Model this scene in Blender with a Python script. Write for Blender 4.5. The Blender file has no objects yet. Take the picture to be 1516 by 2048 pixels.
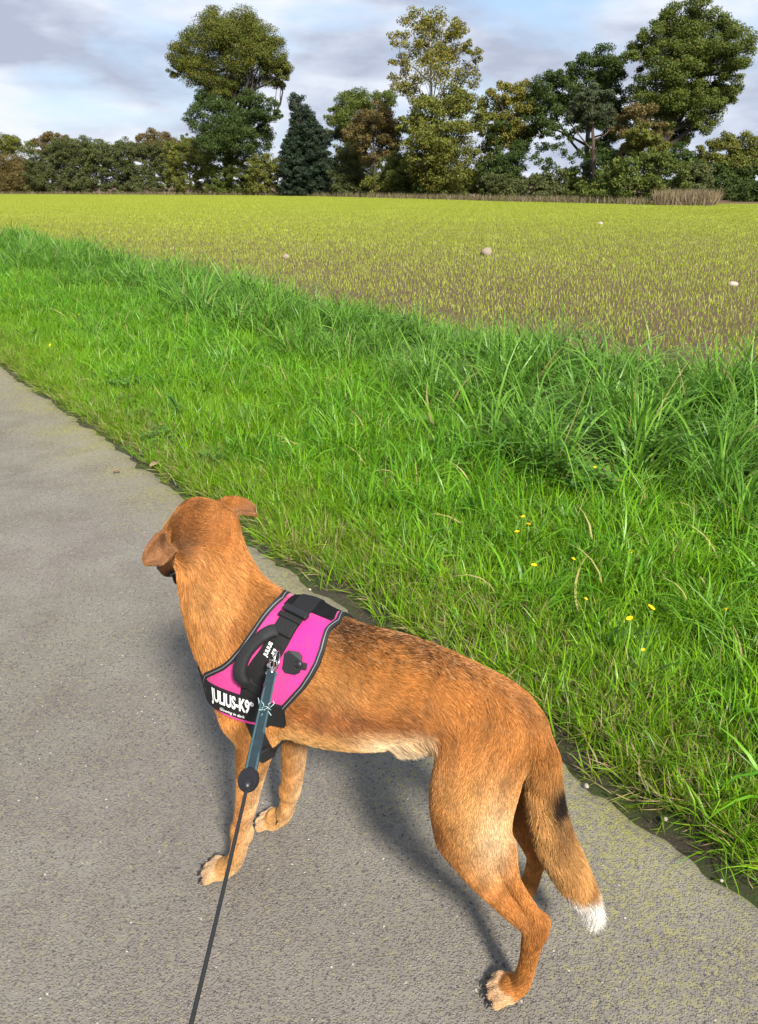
import bpy, math, random
import numpy as np
from mathutils import Vector
from mathutils.bvhtree import BVHTree
R = math.radians
rng = np.random.default_rng(7); random.seed(7)
S = bpy.context.scene
COL = S.collection

# ---------------------------------------------------------------- camera, sky, sun, exposure
CAM_H, FPX, PITCH = 1.4, 1540.0, math.atan(658/1540)
cam = bpy.data.cameras.new('camera'); camo = bpy.data.objects.new('camera', cam); COL.objects.link(camo)
cam.sensor_fit = 'VERTICAL'; cam.sensor_height = 24; cam.lens = 24*FPX/2048
cam.clip_start = .02; cam.clip_end = 3000
camo.location = (0, 0, CAM_H); camo.rotation_euler = (math.pi/2-PITCH, 0, 0)
S.camera = camo
SUN_EL, SUN_AZ = 40, 160                     # azimuth clockwise from +Y: behind the viewer, a little to the right
W = bpy.data.worlds.new('World'); S.world = W; W.use_nodes = True
nt = W.node_tree; N = nt.nodes; Lk = nt.links; N.clear()
def wn(t, **k):
    n = N.new(t)
    for a, b in k.items(): setattr(n, a, b)
    return n
out = wn('ShaderNodeOutputWorld'); bg = wn('ShaderNodeBackground'); bg.inputs[1].default_value = .10
sky = wn('ShaderNodeTexSky', sky_type='NISHITA', sun_disc=False, sun_elevation=R(SUN_EL), sun_rotation=R(SUN_AZ), altitude=40, air_density=1.0, dust_density=1.5, ozone_density=1.5)
tc = wn('ShaderNodeTexCoord'); mp = wn('ShaderNodeMapping'); mp.inputs['Scale'].default_value = (2.6, 2.6, 8.0); mp.inputs['Location'].default_value = (4.3, 1.7, .6)
n1 = wn('ShaderNodeTexNoise'); n1.inputs['Scale'].default_value = 1.5; n1.inputs['Detail'].default_value = 7; n1.inputs['Roughness'].default_value = .52; n1.inputs['Distortion'].default_value = .25
n2 = wn('ShaderNodeTexNoise'); n2.inputs['Scale'].default_value = 2.3; n2.inputs['Detail'].default_value = 6; n2.inputs['Roughness'].default_value = .5
r1 = wn('ShaderNodeValToRGB'); r1.color_ramp.elements[0].position = .34; r1.color_ramp.elements[1].position = .52
r2 = wn('ShaderNodeValToRGB'); e = r2.color_ramp.elements
e[0].position = .40; e[0].color = (2.75, 3.05, 3.85, 1); e[1].position = .62; e[1].color = (5.1, 5.35, 5.9, 1)
m1 = e.new(.5); m1.color = (3.75, 4.1, 4.85, 1)
mx = wn('ShaderNodeMix', data_type='RGBA')
# blue between the clouds: the sky texture, whitened by thin cloud
mb = wn('ShaderNodeMix', data_type='RGBA'); mb.inputs[0].default_value = .5; mb.inputs[7].default_value = (2.9, 4.0, 5.8, 1)
Lk.new(tc.outputs['Generated'], mp.inputs[0]); Lk.new(mp.outputs[0], n1.inputs['Vector']); Lk.new(mp.outputs[0], n2.inputs['Vector'])
Lk.new(n1.outputs[0], r1.inputs[0]); Lk.new(n2.outputs[0], r2.inputs[0]); Lk.new(sky.outputs[0], mb.inputs[6])
Lk.new(r1.outputs[0], mx.inputs[0]); Lk.new(mb.outputs[2], mx.inputs[6]); Lk.new(r2.outputs[0], mx.inputs[7])
Lk.new(mx.outputs[2], bg.inputs[0]); Lk.new(bg.outputs[0], out.inputs[0])
sl = bpy.data.lights.new('sun', 'SUN'); sl.energy = 4.8; sl.angle = R(8); sl.color = (1, .93, .82)
so = bpy.data.objects.new('sun', sl); COL.objects.link(so)
_sd = Vector((math.sin(R(SUN_AZ))*math.cos(R(SUN_EL)), math.cos(R(SUN_AZ))*math.cos(R(SUN_EL)), math.sin(R(SUN_EL))))
so.rotation_euler = _sd.to_track_quat('Z', 'Y').to_euler()
vs = S.view_settings; vs.view_transform = 'Standard'; vs.look = 'None'; vs.gamma = 1; vs.use_curve_mapping = False; vs.exposure = .85

# ---------------------------------------------------------------- helpers
def tag(o, label=None, cat=None, group=None, kind=None):
    if label: o['label'] = label
    if cat: o['category'] = cat
    if group: o['group'] = group
    if kind: o['kind'] = kind
    return o
def link(name, me, parent=None, mats=()):
    o = bpy.data.objects.new(name, me); COL.objects.link(o)
    if parent: o.parent = parent
    if me is not None:
        for m in mats: me.materials.append(m)
    return o
def empty(name, loc=(0, 0, 0)):
    o = bpy.data.objects.new(name, None); COL.objects.link(o); o.location = loc; o.empty_display_size = .05; return o
def mesh(name, V, F, smooth=False):
    me = bpy.data.meshes.new(name); V = np.asarray(V, np.float32)
    if isinstance(F, np.ndarray):
        k = F.shape[1]; me.vertices.add(len(V)); me.vertices.foreach_set('co', V.ravel())
        me.loops.add(F.size); me.loops.foreach_set('vertex_index', F.astype(np.int32).ravel())
        me.polygons.add(len(F)); me.polygons.foreach_set('loop_start', np.arange(0, F.size, k, dtype=np.int32))
        me.polygons.foreach_set('loop_total', np.full(len(F), k, np.int32)); me.update(calc_edges=True)
    else:
        me.from_pydata(V.tolist(), [], F)
    if smooth: me.shade_smooth()
    return me
def ray(px, py):
    x = (px-758)/FPX; y = (1024-py)/FPX; c, s = math.cos(PITCH), math.sin(PITCH)
    return np.array([x, c+y*s, -s+y*c])
def gp(px, py, z=0.0):
    r = ray(px, py); t = (z-CAM_H)/r[2]; return np.array([r[0]*t, r[1]*t, z])
def at(px, py, Y):
    r = ray(px, py); t = Y/r[1]; return np.array([r[0]*t, Y, CAM_H+r[2]*t])
# the lane runs along RD; s is measured across it to the right, t along it
RN = np.array([.796, .605]); RD = np.array([-.605, .796])
def st(s, t): return np.stack([s*RN[0]+t*RD[0], s*RN[1]+t*RD[1]], -1)
def to_st(x, y): return x*RN[0]+y*RN[1], x*RD[0]+y*RD[1]
def hash2(i, j, seed=0):
    h = np.sin(i*127.1 + j*311.7 + seed*74.7)*43758.5453; return h-np.floor(h)
def vnoise(x, y, seed=0):
    xi, yi = np.floor(x), np.floor(y); fx, fy = x-xi, y-yi; fx = fx*fx*(3-2*fx); fy = fy*fy*(3-2*fy)
    a, b, c, d = hash2(xi, yi, seed), hash2(xi+1, yi, seed), hash2(xi, yi+1, seed), hash2(xi+1, yi+1, seed)
    return (a*(1-fx)+b*fx)*(1-fy) + (c*(1-fx)+d*fx)*fy
def fbm(x, y, o=4, seed=0):
    v = 0; a = .5
    for k in range(o): v = v + a*vnoise(x, y, seed+k); x = x*2.03; y = y*2.03; a *= .5
    return v

class Mat:
    def __init__(s, name):
        s.m = bpy.data.materials.new(name); s.m.use_nodes = True; s.t = s.m.node_tree; s.t.nodes.clear()
        s.out = s.n('ShaderNodeOutputMaterial'); s.b = s.n('ShaderNodeBsdfPrincipled'); s.l(s.b.outputs[0], s.out.inputs[0])
    def n(s, t, **k):
        x = s.t.nodes.new(t)
        for a, b in k.items(): setattr(x, a, b)
        return x
    def l(s, a, b): s.t.links.new(a, b)
    def set(s, **k):
        for a, v in k.items(): s.b.inputs[a.replace('_', ' ')].default_value = v
        return s
    def mix(s, f, a, b, blend='MIX'):
        x = s.n('ShaderNodeMix', data_type='RGBA', blend_type=blend)
        for i, v in ((0, f), (6, a), (7, b)):
            if hasattr(v, 'links'): s.l(v, x.inputs[i])
            else: x.inputs[i].default_value = v if i == 0 else (tuple(v)+(1,))[:4]
        return x.outputs[2]
    def noise(s, vec, scale, detail=3, rough=.5, dist=0):
        x = s.n('ShaderNodeTexNoise'); x.inputs['Scale'].default_value = scale; x.inputs['Detail'].default_value = detail; x.inputs['Roughness'].default_value = rough; x.inputs['Distortion'].default_value = dist
        if vec: s.l(vec, x.inputs['Vector'])
        return x.outputs[0]
    def voro(s, vec, scale, feature='F1'):
        x = s.n('ShaderNodeTexVoronoi', feature=feature); x.inputs['Scale'].default_value = scale; s.l(vec, x.inputs['Vector']); return x
    def ramp(s, v, *st_):
        x = s.n('ShaderNodeValToRGB'); s.l(v, x.inputs[0]); e = x.color_ramp.elements
        for i, (p, c) in enumerate(st_):
            q = e[i] if i < 2 else e.new(p)
            q.position = p
        for p, c in st_:
            q = min(e, key=lambda z: abs(z.position-p)); q.color = (c, c, c, 1) if not hasattr(c, '__len__') else tuple(c)+(1,)
        return x.outputs[0]
    def pos(s): return s.n('ShaderNodeNewGeometry').outputs['Position']
    def obj(s): return s.n('ShaderNodeTexCoord').outputs['Object']
    def attr(s, name, t='GEOMETRY'): return s.n('ShaderNodeAttribute', attribute_name=name, attribute_type=t)
    def math(s, op, a, b=0.0):
        x = s.n('ShaderNodeMath', operation=op)
        for i, v in ((0, a), (1, b)):
            if hasattr(v, 'links'): s.l(v, x.inputs[i])
            else: x.inputs[i].default_value = v
        return x.outputs[0]
    def bump(s, h, strength=.5, dist=.01):
        x = s.n('ShaderNodeBump'); x.inputs['Strength'].default_value = strength; x.inputs['Distance'].default_value = dist; s.l(h, x.inputs['Height']); s.l(x.outputs[0], s.b.inputs['Normal'])
    def color(s, c): s.l(c, s.b.inputs['Base Color']); return s
    def translucent(s, c, f):
        t = s.n('ShaderNodeBsdfTranslucent'); x = s.n('ShaderNodeMixShader'); x.inputs[0].default_value = f
        if hasattr(c, 'links'): s.l(c, t.inputs[0])
        else: t.inputs[0].default_value = tuple(c)+(1,)
        s.l(s.b.outputs[0], x.inputs[1]); s.l(t.outputs[0], x.inputs[2]); s.l(x.outputs[0], s.out.inputs[0])
def plain(name, c, rough=.6, spec=.3, metal=0, var=.12, scale=60, bump=0):
    m = Mat(name); m.set(Roughness=rough, Metallic=metal); m.b.inputs['Specular IOR Level'].default_value = spec
    n = m.noise(m.obj(), scale, 4)
    m.color(m.mix(n, tuple(x*(1-var) for x in c), tuple(min(1, x*(1+var)) for x in c)))
    if bump: m.bump(n, bump, .002)
    return m.m
# ---------------------------------------------------------------- ground, lane, verge, field
ROAD_S, VERGE_S, TALL_S, FIELD_S = -2.15, 1.372, 3.10, 5.15
def verge_z(s, t):
    a = np.clip((s-1.36)/.35, 0, 1); b = np.clip((s-3.0)/1.2, 0, 1)
    return -.018 + .030*a + .05*b + .035*a*(fbm(s*1.3, t*1.3, 3, 5)-.45) - .02*np.clip((s-5.0)/.4, 0, 1)
def sheet(name, s_arr, t_arr, zf, mat, kind='structure'):
    Sg, Tg = np.meshgrid(s_arr, t_arr, indexing='ij'); xy = st(Sg, Tg); z = zf(Sg, Tg)
    V = np.concatenate([xy, z[..., None]], -1).reshape(-1, 3); a, b = Sg.shape
    i = np.arange(a*b).reshape(a, b); F = np.stack([i[:-1, :-1], i[1:, :-1], i[1:, 1:], i[:-1, 1:]], -1).reshape(-1, 4)
    o = link(name, mesh(name, V, F, True), None, [mat]); tag(o, kind=kind); return o
# asphalt: pale binder, exposed chippings, lichen and moss speckle
m = Mat('old_asphalt'); P = m.pos()
big = m.noise(P, .9, 3, .55); mid = m.noise(P, 4.5, 4, .6); fine = m.noise(P, 420, 3, .7)
base = m.mix(m.ramp(big, (.36, 0), (.66, 1)), (.166, .153, .129), (.222, .208, .176))
base = m.mix(m.ramp(mid, (.40, 0), (.70, .8)), base, (.135, .121, .102))
chv = m.voro(P, 215); chv2 = m.voro(P, 98)
chip = m.n('ShaderNodeSeparateColor'); m.l(chv.outputs['Color'], chip.inputs[0])
inch = m.ramp(chv.outputs['Distance'], (.30, 1), (.52, 0))
dark = m.math('MULTIPLY', inch, m.ramp(chip.outputs[0], (.60, 0), (.72, 1)))
lite = m.math('MULTIPLY', inch, m.ramp(chip.outputs[1], (.76, 0), (.84, 1)))
col = m.mix(m.math('MULTIPLY', dark, .62), base, (.070, .064, .062))
col = m.mix(m.math('MULTIPLY', lite, .45), col, (.40, .375, .33))
ch2 = m.n('ShaderNodeSeparateColor'); m.l(chv2.outputs['Color'], ch2.inputs[0])
d2 = m.math('MULTIPLY', m.ramp(chv2.outputs['Distance'], (.22, 1), (.36, 0)), m.ramp(ch2.outputs[2], (.86, 0), (.90, 1)))
col = m.mix(m.math('MULTIPLY', d2, .75), col, (.035, .034, .038))
d3 = m.math('MULTIPLY', m.ramp(chv2.outputs['Distance'], (.16, 1), (.28, 0)), m.ramp(ch2.outputs[0], (.972, 0), (.985, 1)))
col = m.mix(d3, col, (.60, .57, .50))
# lichen: thicker towards the verge
sp = m.n('ShaderNodeVectorMath', operation='DOT_PRODUCT'); m.l(P, sp.inputs[0]); sp.inputs[1].default_value = (RN[0], RN[1], 0)
edge = m.ramp(m.math('ADD', m.math('MULTIPLY', sp.outputs['Value'], .35), m.math('MULTIPLY', m.noise(P, 3.2, 4, .65), .28)), (.44, .0), (.64, 1))
lich = m.noise(P, 62, 5, .75)
lf = m.ramp(m.math('ADD', lich, m.math('MULTIPLY', edge, .13)), (.53, 0), (.66, 1))
lcol = m.mix(edge, (.30, .27, .12), (.30, .295, .045))
col = m.mix(m.math('MULTIPLY', lf, m.ramp(mid, (.3, .38), (.6, .70))), col, lcol)
col = m.mix(m.math('MULTIPLY', m.ramp(m.noise(P, .55, 2, .5), (.40, .55), (.60, 0)), .45), col, (.19, .165, .165))
m.color(col); m.set(Roughness=.88); m.b.inputs['Specular IOR Level'].default_value = .25
hgt = m.math('ADD', m.math('MULTIPLY', inch, .7), m.math('MULTIPLY', fine, .6)); m.bump(hgt, .85, .0035)
ASPHALT = m.m
ts = np.concatenate([np.arange(-6, 8, .018), np.arange(8, 60, .5), np.arange(60, 400, 20)])
def road_sheet():
    sa = np.concatenate([[ROAD_S-.0, ROAD_S+.3, -1, 0, .8], np.linspace(1.05, 1.372, 9)])
    Sg, Tg = np.meshgrid(sa, ts, indexing='ij')
    e = 1.372 + .055*(fbm(Tg[-1]*2.1, Tg[-1]*0, 4, 3)-.47) + .040*(vnoise(Tg[-1]*11, Tg[-1]*0, 9)-.5) + .022*(vnoise(Tg[-1]*25, Tg[-1]*0, 12)-.5)
    k = np.clip((Sg-1.0)/.372, 0, 1); Sg = Sg + k*(e[None]-1.372)
    Z = np.zeros_like(Sg) + .004*(fbm(Sg*1.5, Tg*1.5, 3, 8)-.5); Z[-2] -= .004; Z[-1] = -.030
    xy = st(Sg, Tg); V = np.concatenate([xy, Z[..., None]], -1).reshape(-1, 3); a, b = Sg.shape
    i = np.arange(a*b).reshape(a, b); F = np.stack([i[:-1, :-1], i[1:, :-1], i[1:, 1:], i[:-1, 1:]], -1).reshape(-1, 4)
    tag(link('road', mesh('road', V, F, True), None, [ASPHALT]), kind='structure')
road_sheet()
# verge soil with a mossy gutter at the asphalt edge
m = Mat('verge_soil'); P = m.pos()
sp = m.n('ShaderNodeVectorMath', operation='DOT_PRODUCT'); m.l(P, sp.inputs[0]); sp.inputs[1].default_value = (RN[0], RN[1], 0)
soil = m.mix(m.noise(P, 30, 5, .7), (.028, .020, .013), (.075, .056, .036))
litter = m.mix(m.ramp(m.noise(P, 90, 4, .7, 1.5), (.55, 0), (.66, 1)), soil, (.17, .14, .08))
green = m.mix(m.noise(P, 25, 4, .6), (.035, .075, .010), (.10, .17, .02))
ne = m.noise(P, 5, 4, .6)
mossy = m.math('MULTIPLY', m.ramp(ne, (.40, 0), (.52, 1)), m.ramp(m.math('MULTIPLY', sp.outputs['Value'], .4), (.555, 1), (.60, 0)))
c = m.mix(m.ramp(m.math('MULTIPLY', sp.outputs['Value'], .4), (.57, 0), (.66, 1)), litter, m.mix(.5, green, soil))
moss = m.mix(m.noise(P, 160, 4, .7), (.012, .032, .004), (.080, .115, .010))
m.color(m.mix(mossy, c, moss)); m.set(Roughness=.95); m.bump(m.noise(P, 120, 6, .8), 1.0, .022)
VERGE = m.m
sheet('verge', np.concatenate([np.arange(1.29, 2, .035), np.arange(2, 5.6, .12)]), np.concatenate([np.arange(-6, 12, .06), np.arange(12, 60, .5), np.arange(60, 400, 20)]), verge_z, VERGE)
# field soil
def field_z(s, t): return .012 + .03*np.clip((s-5.0)/1, 0, 1) + .035*(fbm(s*1.1, t*1.1, 4, 21)-.45)*np.clip((60-np.hypot(s, t))/40, 0, 1)
m = Mat('field_soil'); P = m.pos()
c1 = m.mix(m.ramp(m.noise(P, 14, 6, .7), (.34, 0), (.68, 1)), (.058, .032, .014), (.180, .108, .050))
c1 = m.mix(m.ramp(m.noise(P, .35, 3, .5), (.4, 0), (.65, .5)), c1, (.15, .098, .05))
vv = m.voro(P, 22); sc = m.n('ShaderNodeSeparateColor'); m.l(vv.outputs['Color'], sc.inputs[0])
st_ = m.math('MULTIPLY', m.ramp(vv.outputs['Distance'], (.2, 1), (.3, 0)), m.ramp(sc.outputs[0], (.93, 0), (.95, 1)))
m.color(m.mix(st_, c1, (.42, .38, .32))); m.set(Roughness=.95); m.bump(m.noise(P, 22, 6, .75), 1.0, .06)
FIELD = m.m
sheet('field', np.concatenate([np.arange(5.05, 12, .12), np.arange(12, 40, .5), np.arange(40, 400, 8)]), np.concatenate([np.arange(-60, 0, 2), np.arange(0, 25, .12), np.arange(25, 60, .5), np.arange(60, 400, 8)]), field_z, FIELD)
# everything farther out and under the sheets
m = Mat('meadow'); P = m.pos()
m.color(m.mix(m.noise(P, .15, 5, .6), (.07, .12, .02), (.12, .16, .035))); m.set(Roughness=.95)
g = 1500.; tag(link('ground', mesh('ground', [(-g, -g, -.07), (g, -g, -.07), (g, g, -.07), (-g, g, -.07)], [(0, 1, 2, 3)]), None, [m.m]), kind='structure')
sheet('far_verge', np.arange(-5.6, -2.1, .1), np.concatenate([np.arange(-6, 30, .3), np.arange(30, 400, 20)]), lambda s, t: .012 + .05*(fbm(s, t, 3, 4)-.4)*np.clip((-2.16-s)*4, 0, 1), VERGE)
def tube(pts, sides=6):
    """pts: (x,y,z,r) -> verts, quads"""
    P = np.array(pts, float); V = []; F = []
    for i, p in enumerate(P):
        d = P[min(i+1, len(P)-1), :3]-P[max(i-1, 0), :3]; d /= max(np.linalg.norm(d), 1e-9)
        a = np.cross(d, [0, 1, .1] if abs(d[1]) < .9 else [1, 0, 0]); a /= np.linalg.norm(a); b = np.cross(d, a)
        for k in range(sides):
            w = 2*math.pi*k/sides; V.append(p[:3]+p[3]*(math.cos(w)*a+math.sin(w)*b))
    for i in range(len(P)-1):
        for k in range(sides):
            k2 = (k+1) % sides; F.append((i*sides+k, i*sides+k2, (i+1)*sides+k2, (i+1)*sides+k))
    F.append(tuple(range(sides))[::-1]); F.append(tuple((len(P)-1)*sides+k for k in range(sides)))
    return V, F
def join(parts):
    V = []; F = []
    for v, f in parts:
        o = len(V); V += [tuple(x) for x in v]; F += [tuple(i+o for i in q) for q in f]
    return V, F
# ---------------------------------------------------------------- hedge line and trees
def leaf_mat(name, dark, lite, autumn=(.14, .10, .02), af=.1, tr=.25):
    m = Mat(name); a = m.attr('tint'); sp = m.n('ShaderNodeSeparateColor'); m.l(a.outputs['Color'], sp.inputs[0])
    c = m.mix(sp.outputs[0], dark, lite)
    c = m.mix(m.ramp(sp.outputs[1], (1-af-.02, 0), (min(.99, 1-af+.02), 1)), c, autumn)
    c = m.mix(sp.outputs[2], c, autumn)
    m.color(c); m.set(Roughness=.6); m.b.inputs['Specular IOR Level'].default_value = .25; m.translucent(c, tr); return m.m
def bark_mat(name, a, b):
    m = Mat(name); P = m.obj(); m.color(m.mix(m.noise(P, 6, 5, .7), a, b)); m.set(Roughness=.9); m.bump(m.noise(P, 14, 4, .7), .8, .05); return m.m
BARK = bark_mat('bark_dark', (.028, .024, .019), (.075, .065, .052)); PALE = bark_mat('bark_pale', (.20, .185, .155), (.36, .34, .29))
REDB = bark_mat('bark_brown', (.05, .034, .025), (.10, .070, .055))
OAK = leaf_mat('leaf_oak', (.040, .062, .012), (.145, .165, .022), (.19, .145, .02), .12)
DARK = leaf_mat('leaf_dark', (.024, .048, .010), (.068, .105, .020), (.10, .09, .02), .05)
YEL = leaf_mat('leaf_yellowing', (.085, .095, .014), (.23, .225, .035), (.26, .18, .03), .15, .3)
MID = leaf_mat('leaf_green', (.045, .072, .012), (.125, .165, .026), (.14, .11, .02), .08)
HEDGE = leaf_mat('leaf_hedge', (.048, .062, .022), (.125, .145, .042), (.12, .085, .03), .03)
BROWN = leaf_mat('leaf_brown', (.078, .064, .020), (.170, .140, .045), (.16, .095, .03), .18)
CYP = leaf_mat('leaf_cypress', (.012, .024, .013), (.026, .046, .022), (.05, .06, .02), .03, .05)
FEATH = leaf_mat('leaf_feathery', (.042, .060, .028), (.085, .105, .050), (.10, .08, .04), .05)
OLIVE = leaf_mat('leaf_olive', (.075, .092, .016), (.180, .200, .032), (.14, .10, .02), .12)
def foliage(blobs, leaf, dens, up=0., tint=(0, 1), aut=0., flat=1.):
    leaf = leaf*.70
    """blobs: (centre, radius, tint shift): leaf-sized faces on small clumps that fill each blob"""
    C = []; Nn = []; T = []
    for c, r, ts in blobs:
        n_sub = int(np.clip(16*(r/1.2)**1.5, 10, 110))
        d = rng.normal(size=(n_sub, 3)); d /= np.linalg.norm(d, axis=1)[:, None]
        rad = r*(.20+.74*rng.random(n_sub)**.5)
        sc = c + d*rad[:, None]*np.array([1, 1, .92]); rs = np.clip(r*(.20+.22*rng.random(n_sub)), .28, 1.2)
        N_ = dens*5.3*math.pi*r*r/(.5*leaf*leaf); share = rs**2/np.sum(rs**2)
        for q, rr, sh in zip(sc, rs, share):
            n = max(5, int(N_*sh))
            e = rng.normal(size=(n, 3)); e[:, 2] += .25; e /= np.linalg.norm(e, axis=1)[:, None]
            k = rr*(.45+.70*rng.random(n)); C.append(q+e*k[:, None]*np.array([1.1, 1.1, .75])*flat); Nn.append(e*.8 + rng.normal(size=(n, 3))*.5)
            t = np.clip(rng.normal(.5, .2, n)+rng.normal(0, .13)+ts, 0, 1)
            T.append(np.stack([tint[0]+(tint[1]-tint[0])*t, rng.random(n)*.97+.03*rng.random(), np.full(n, aut), np.ones(n)], 1))
    C = np.concatenate(C); Nn = np.concatenate(Nn); T = np.concatenate(T); n = len(C)
    Nn /= np.linalg.norm(Nn, axis=1)[:, None]
    a = np.cross(Nn, rng.normal(size=(n, 3))); a[:, 2] += up; a -= Nn*(a*Nn).sum(1)[:, None]; a /= np.linalg.norm(a, axis=1)[:, None]; b = np.cross(Nn, a)
    s = leaf*(.6+.8*rng.random(n))[:, None]; w = .44*s
    V = np.stack([C-a*s*.55+b*w*.4, C+b*w+a*s*.35, C+a*s*.25-b*w*1.3], 1)
    me = mesh('crown', V.reshape(-1, 3), np.arange(n*3).reshape(-1, 3))
    at_ = me.attributes.new('tint', 'FLOAT_COLOR', 'POINT'); at_.data.foreach_set('color', np.repeat(T, 3, 0).astype(np.float32).ravel())
    return me
def px_blobs(L, Y):
    out = []
    for q in L:
        x, y, r = q[:3]; ts = q[3] if len(q) > 3 else 0.
        c = at(x, y, Y); dd = np.linalg.norm(c-np.array([0, 0, CAM_H])); rr = r/FPX*dd*math.cos(math.atan((1024-y)/FPX))
        out.append((c+np.array([0, rng.normal()*rr*.45, 0]), rr, ts))
    return out
def limb(a, b, r0, r1, n=7, wob=.04):
    a = np.array(a, float); b = np.array(b, float); L = np.linalg.norm(b-a); o = rng.normal(size=3)*wob*L
    return [tuple(a+(b-a)*t + o*math.sin(math.pi*t) + np.array([0, 0, .10*L*t*(1-t)])) + (r0+(r1-r0)*t,) for t in np.linspace(0, 1, n)]
def tree(name, label, cat, Y, base, top, r, blobs, mat, bark=None, leaf=.24, dens=1., group=None, up=0., sparse=None, extra=(), flat=1., rs=1.08):
    """base, top: pixel of the trunk's foot and of its head; blobs in pixels at distance Y"""
    b0 = gp(*base); k = Y/b0[1]; foot = np.array([b0[0]*k, Y, -.05]); head = at(top[0], top[1], Y)
    root = empty(name, tuple(foot)); tag(root, label, cat, group)
    B = px_blobs([(q[0], q[1], q[2]*rs)+tuple(q[3:]) for q in blobs], Y); me = foliage(B, leaf, dens, up, flat=flat)
    me.transform(__import__('mathutils').Matrix.Translation(-Vector(foot)))
    link('crown' if cat == 'tree' else 'foliage', me, root, [mat])
    for bl, mt, lf, dn in extra:
        me = foliage(px_blobs(bl, Y-1.5), lf, dn, up); me.transform(__import__('mathutils').Matrix.Translation(-Vector(foot)))
        link('crown' if cat == 'tree' else 'foliage', me, root, [mt])
    if bark:
        parts = [tube([tuple(foot-foot)+(r*1.35,)] + [tuple(np.array(q[:3])-foot)+(q[3],) for q in limb(foot+np.array([0, 0, .5]), head, r, r*.35, 9, .02)], 9)]
        for c, rr, ts in B:
            t = rng.uniform(.3, .95); s0 = foot+(head-foot)*t
            if c[2] < s0[2]-.5: t = max(.12, (c[2]-foot[2])/(head[2]-foot[2])*.8); s0 = foot+(head-foot)*t
            L = limb(s0-foot, c-foot+rng.normal(size=3)*rr*.2, r*(.55-.35*t), r*.09, 7, .07); parts.append(tube(L, 6))
            for j in range(3):
                dd = rng.normal(size=3); dd[2] = abs(dd[2])*.7; dd /= np.linalg.norm(dd); p0 = np.array(L[3+j % 3][:3])
                parts.append(tube(limb(p0, c-foot+dd*rr*rng.uniform(.7, 1.05), r*.11, r*.02, 5, .08), 4))
        V, F = join(parts); link('trunk', mesh('trunk', V, F, True), root, [bark])
    return root
tree('oak_tree', 'tall oak with broad yellow-green crown over a darker lower crown, left of the cypress', 'tree', 100, (457, 392), (465, 110), .55,
     [(440,72,48),(492,58,40),(390,108,42),(545,108,34),(470,100,55),(400,145,32),(362,120,26),(482,158,38),(558,132,24),(515,72,36),(430,48,28),(350,140,14),(540,150,24),(566,140,20),(562,162,16),(420,165,28),(520,120,36),(452,172,26)],
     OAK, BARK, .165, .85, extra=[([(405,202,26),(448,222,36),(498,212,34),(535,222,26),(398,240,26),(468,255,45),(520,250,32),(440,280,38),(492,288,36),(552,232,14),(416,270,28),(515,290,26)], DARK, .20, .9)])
cyp = []
for y_ in range(190, 396, 10):
    hw = np.interp(y_, [185, 200, 222, 250, 280, 310, 340, 370, 395], [5, 13, 26, 39, 50, 57, 61, 61, 55]); cx_ = np.interp(y_, [185, 205, 240, 300, 390], [592, 593, 612, 619, 622]); rr_ = max(5, hw*.30)
    for x_ in np.arange(-hw+rr_, hw-rr_+.1, max(4, rr_*.8)): cyp.append((cx_+x_+rng.uniform(-3, 3), y_+rng.uniform(-6, 6), rr_*rng.uniform(.8, 1.25)))
tree('cypress', 'dense blackish-green cone-shaped evergreen rising from the hedge beside the oak', 'tree', 92, (625, 394), (597, 200), .25,
     cyp, CYP, BARK, .17, .8, up=2.5)
tree('broadleaf_tree', 'round dark green tree just right of the cypress', 'tree', 96, (715, 396), (720, 215), .3,
     [(690,212,30),(732,200,28),(770,202,26),(665,232,20),(708,238,36),(755,235,34),(668,262,22),(700,275,32)], MID, BARK, .18, .85)
tree('broadleaf_tree', 'small tree turning brown in front of the round dark green tree', 'tree', 84, (750, 397), (745, 250), .16,
     [(722,240,24),(748,232,26),(765,258,32),(722,272,28),(778,290,30),(742,302,30),(700,262,16),(792,262,18)], BROWN, BARK, .18, .95)
tree('broadleaf_tree', 'tallest thin-topped tree with a pale trunk and sparse yellow-green leaves at its head', 'tree', 80, (866, 400), (860, 60), .17,
     [(828,48,28),(868,42,30),(908,58,28),(800,78,22),(852,92,36),(902,98,34),(940,104,18),(800,124,24),(955,112,12),(868,138,40),(818,172,30),(932,150,28),(788,160,14)], YEL, PALE, .21, .48,
     extra=[([(905,205,42),(842,222,38),(942,222,36),(972,252,28),(900,272,50),(842,290,40),(962,318,34),(900,338,48),(945,362,30),(860,355,34),(812,250,22),(985,290,18),(866,262,34),(870,312,34),(866,352,30),(830,330,30)], OLIVE, .22, 1.0)])
tree('broadleaf_tree', 'medium yellowing tree between the pale-trunked tree and the dark arching tree', 'tree', 78, (1030, 404), (1035, 205), .25,
     [(1002,186,22),(1038,182,26),(1070,190,20),(1012,222,30),(1052,232,30),(1000,268,26),(1040,280,28),(1072,262,18)], YEL, BARK, .18, .85, rs=1.15,
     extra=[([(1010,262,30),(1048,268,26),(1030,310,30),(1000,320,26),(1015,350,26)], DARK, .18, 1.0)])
tree('broadleaf_tree', 'dark arching tree with sky showing through under its crown, left of the largest oak', 'tree', 76, (1165, 408), (1180, 165), .3,
     [(1120,152,24),(1168,136,26),(1210,130,28),(1090,184,28),(1145,182,34),(1200,178,34),(1232,140,22),(1075,226,24),(1112,222,28),(1095,262,20),(1240,200,30),(1228,252,28)], DARK, BARK, .18, 1.0, rs=1.2,
     extra=[([(1090,290,18),(1120,300,16),(1135,270,18),(1150,315,16),(1105,330,20),(1075,315,16)], DARK, .20, .45), ([(1165,222,30),(1195,245,28),(1212,285,24),(1186,292,20),(1180,325,20),(1205,322,22)], DARK, .18, 1.0)])
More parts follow.
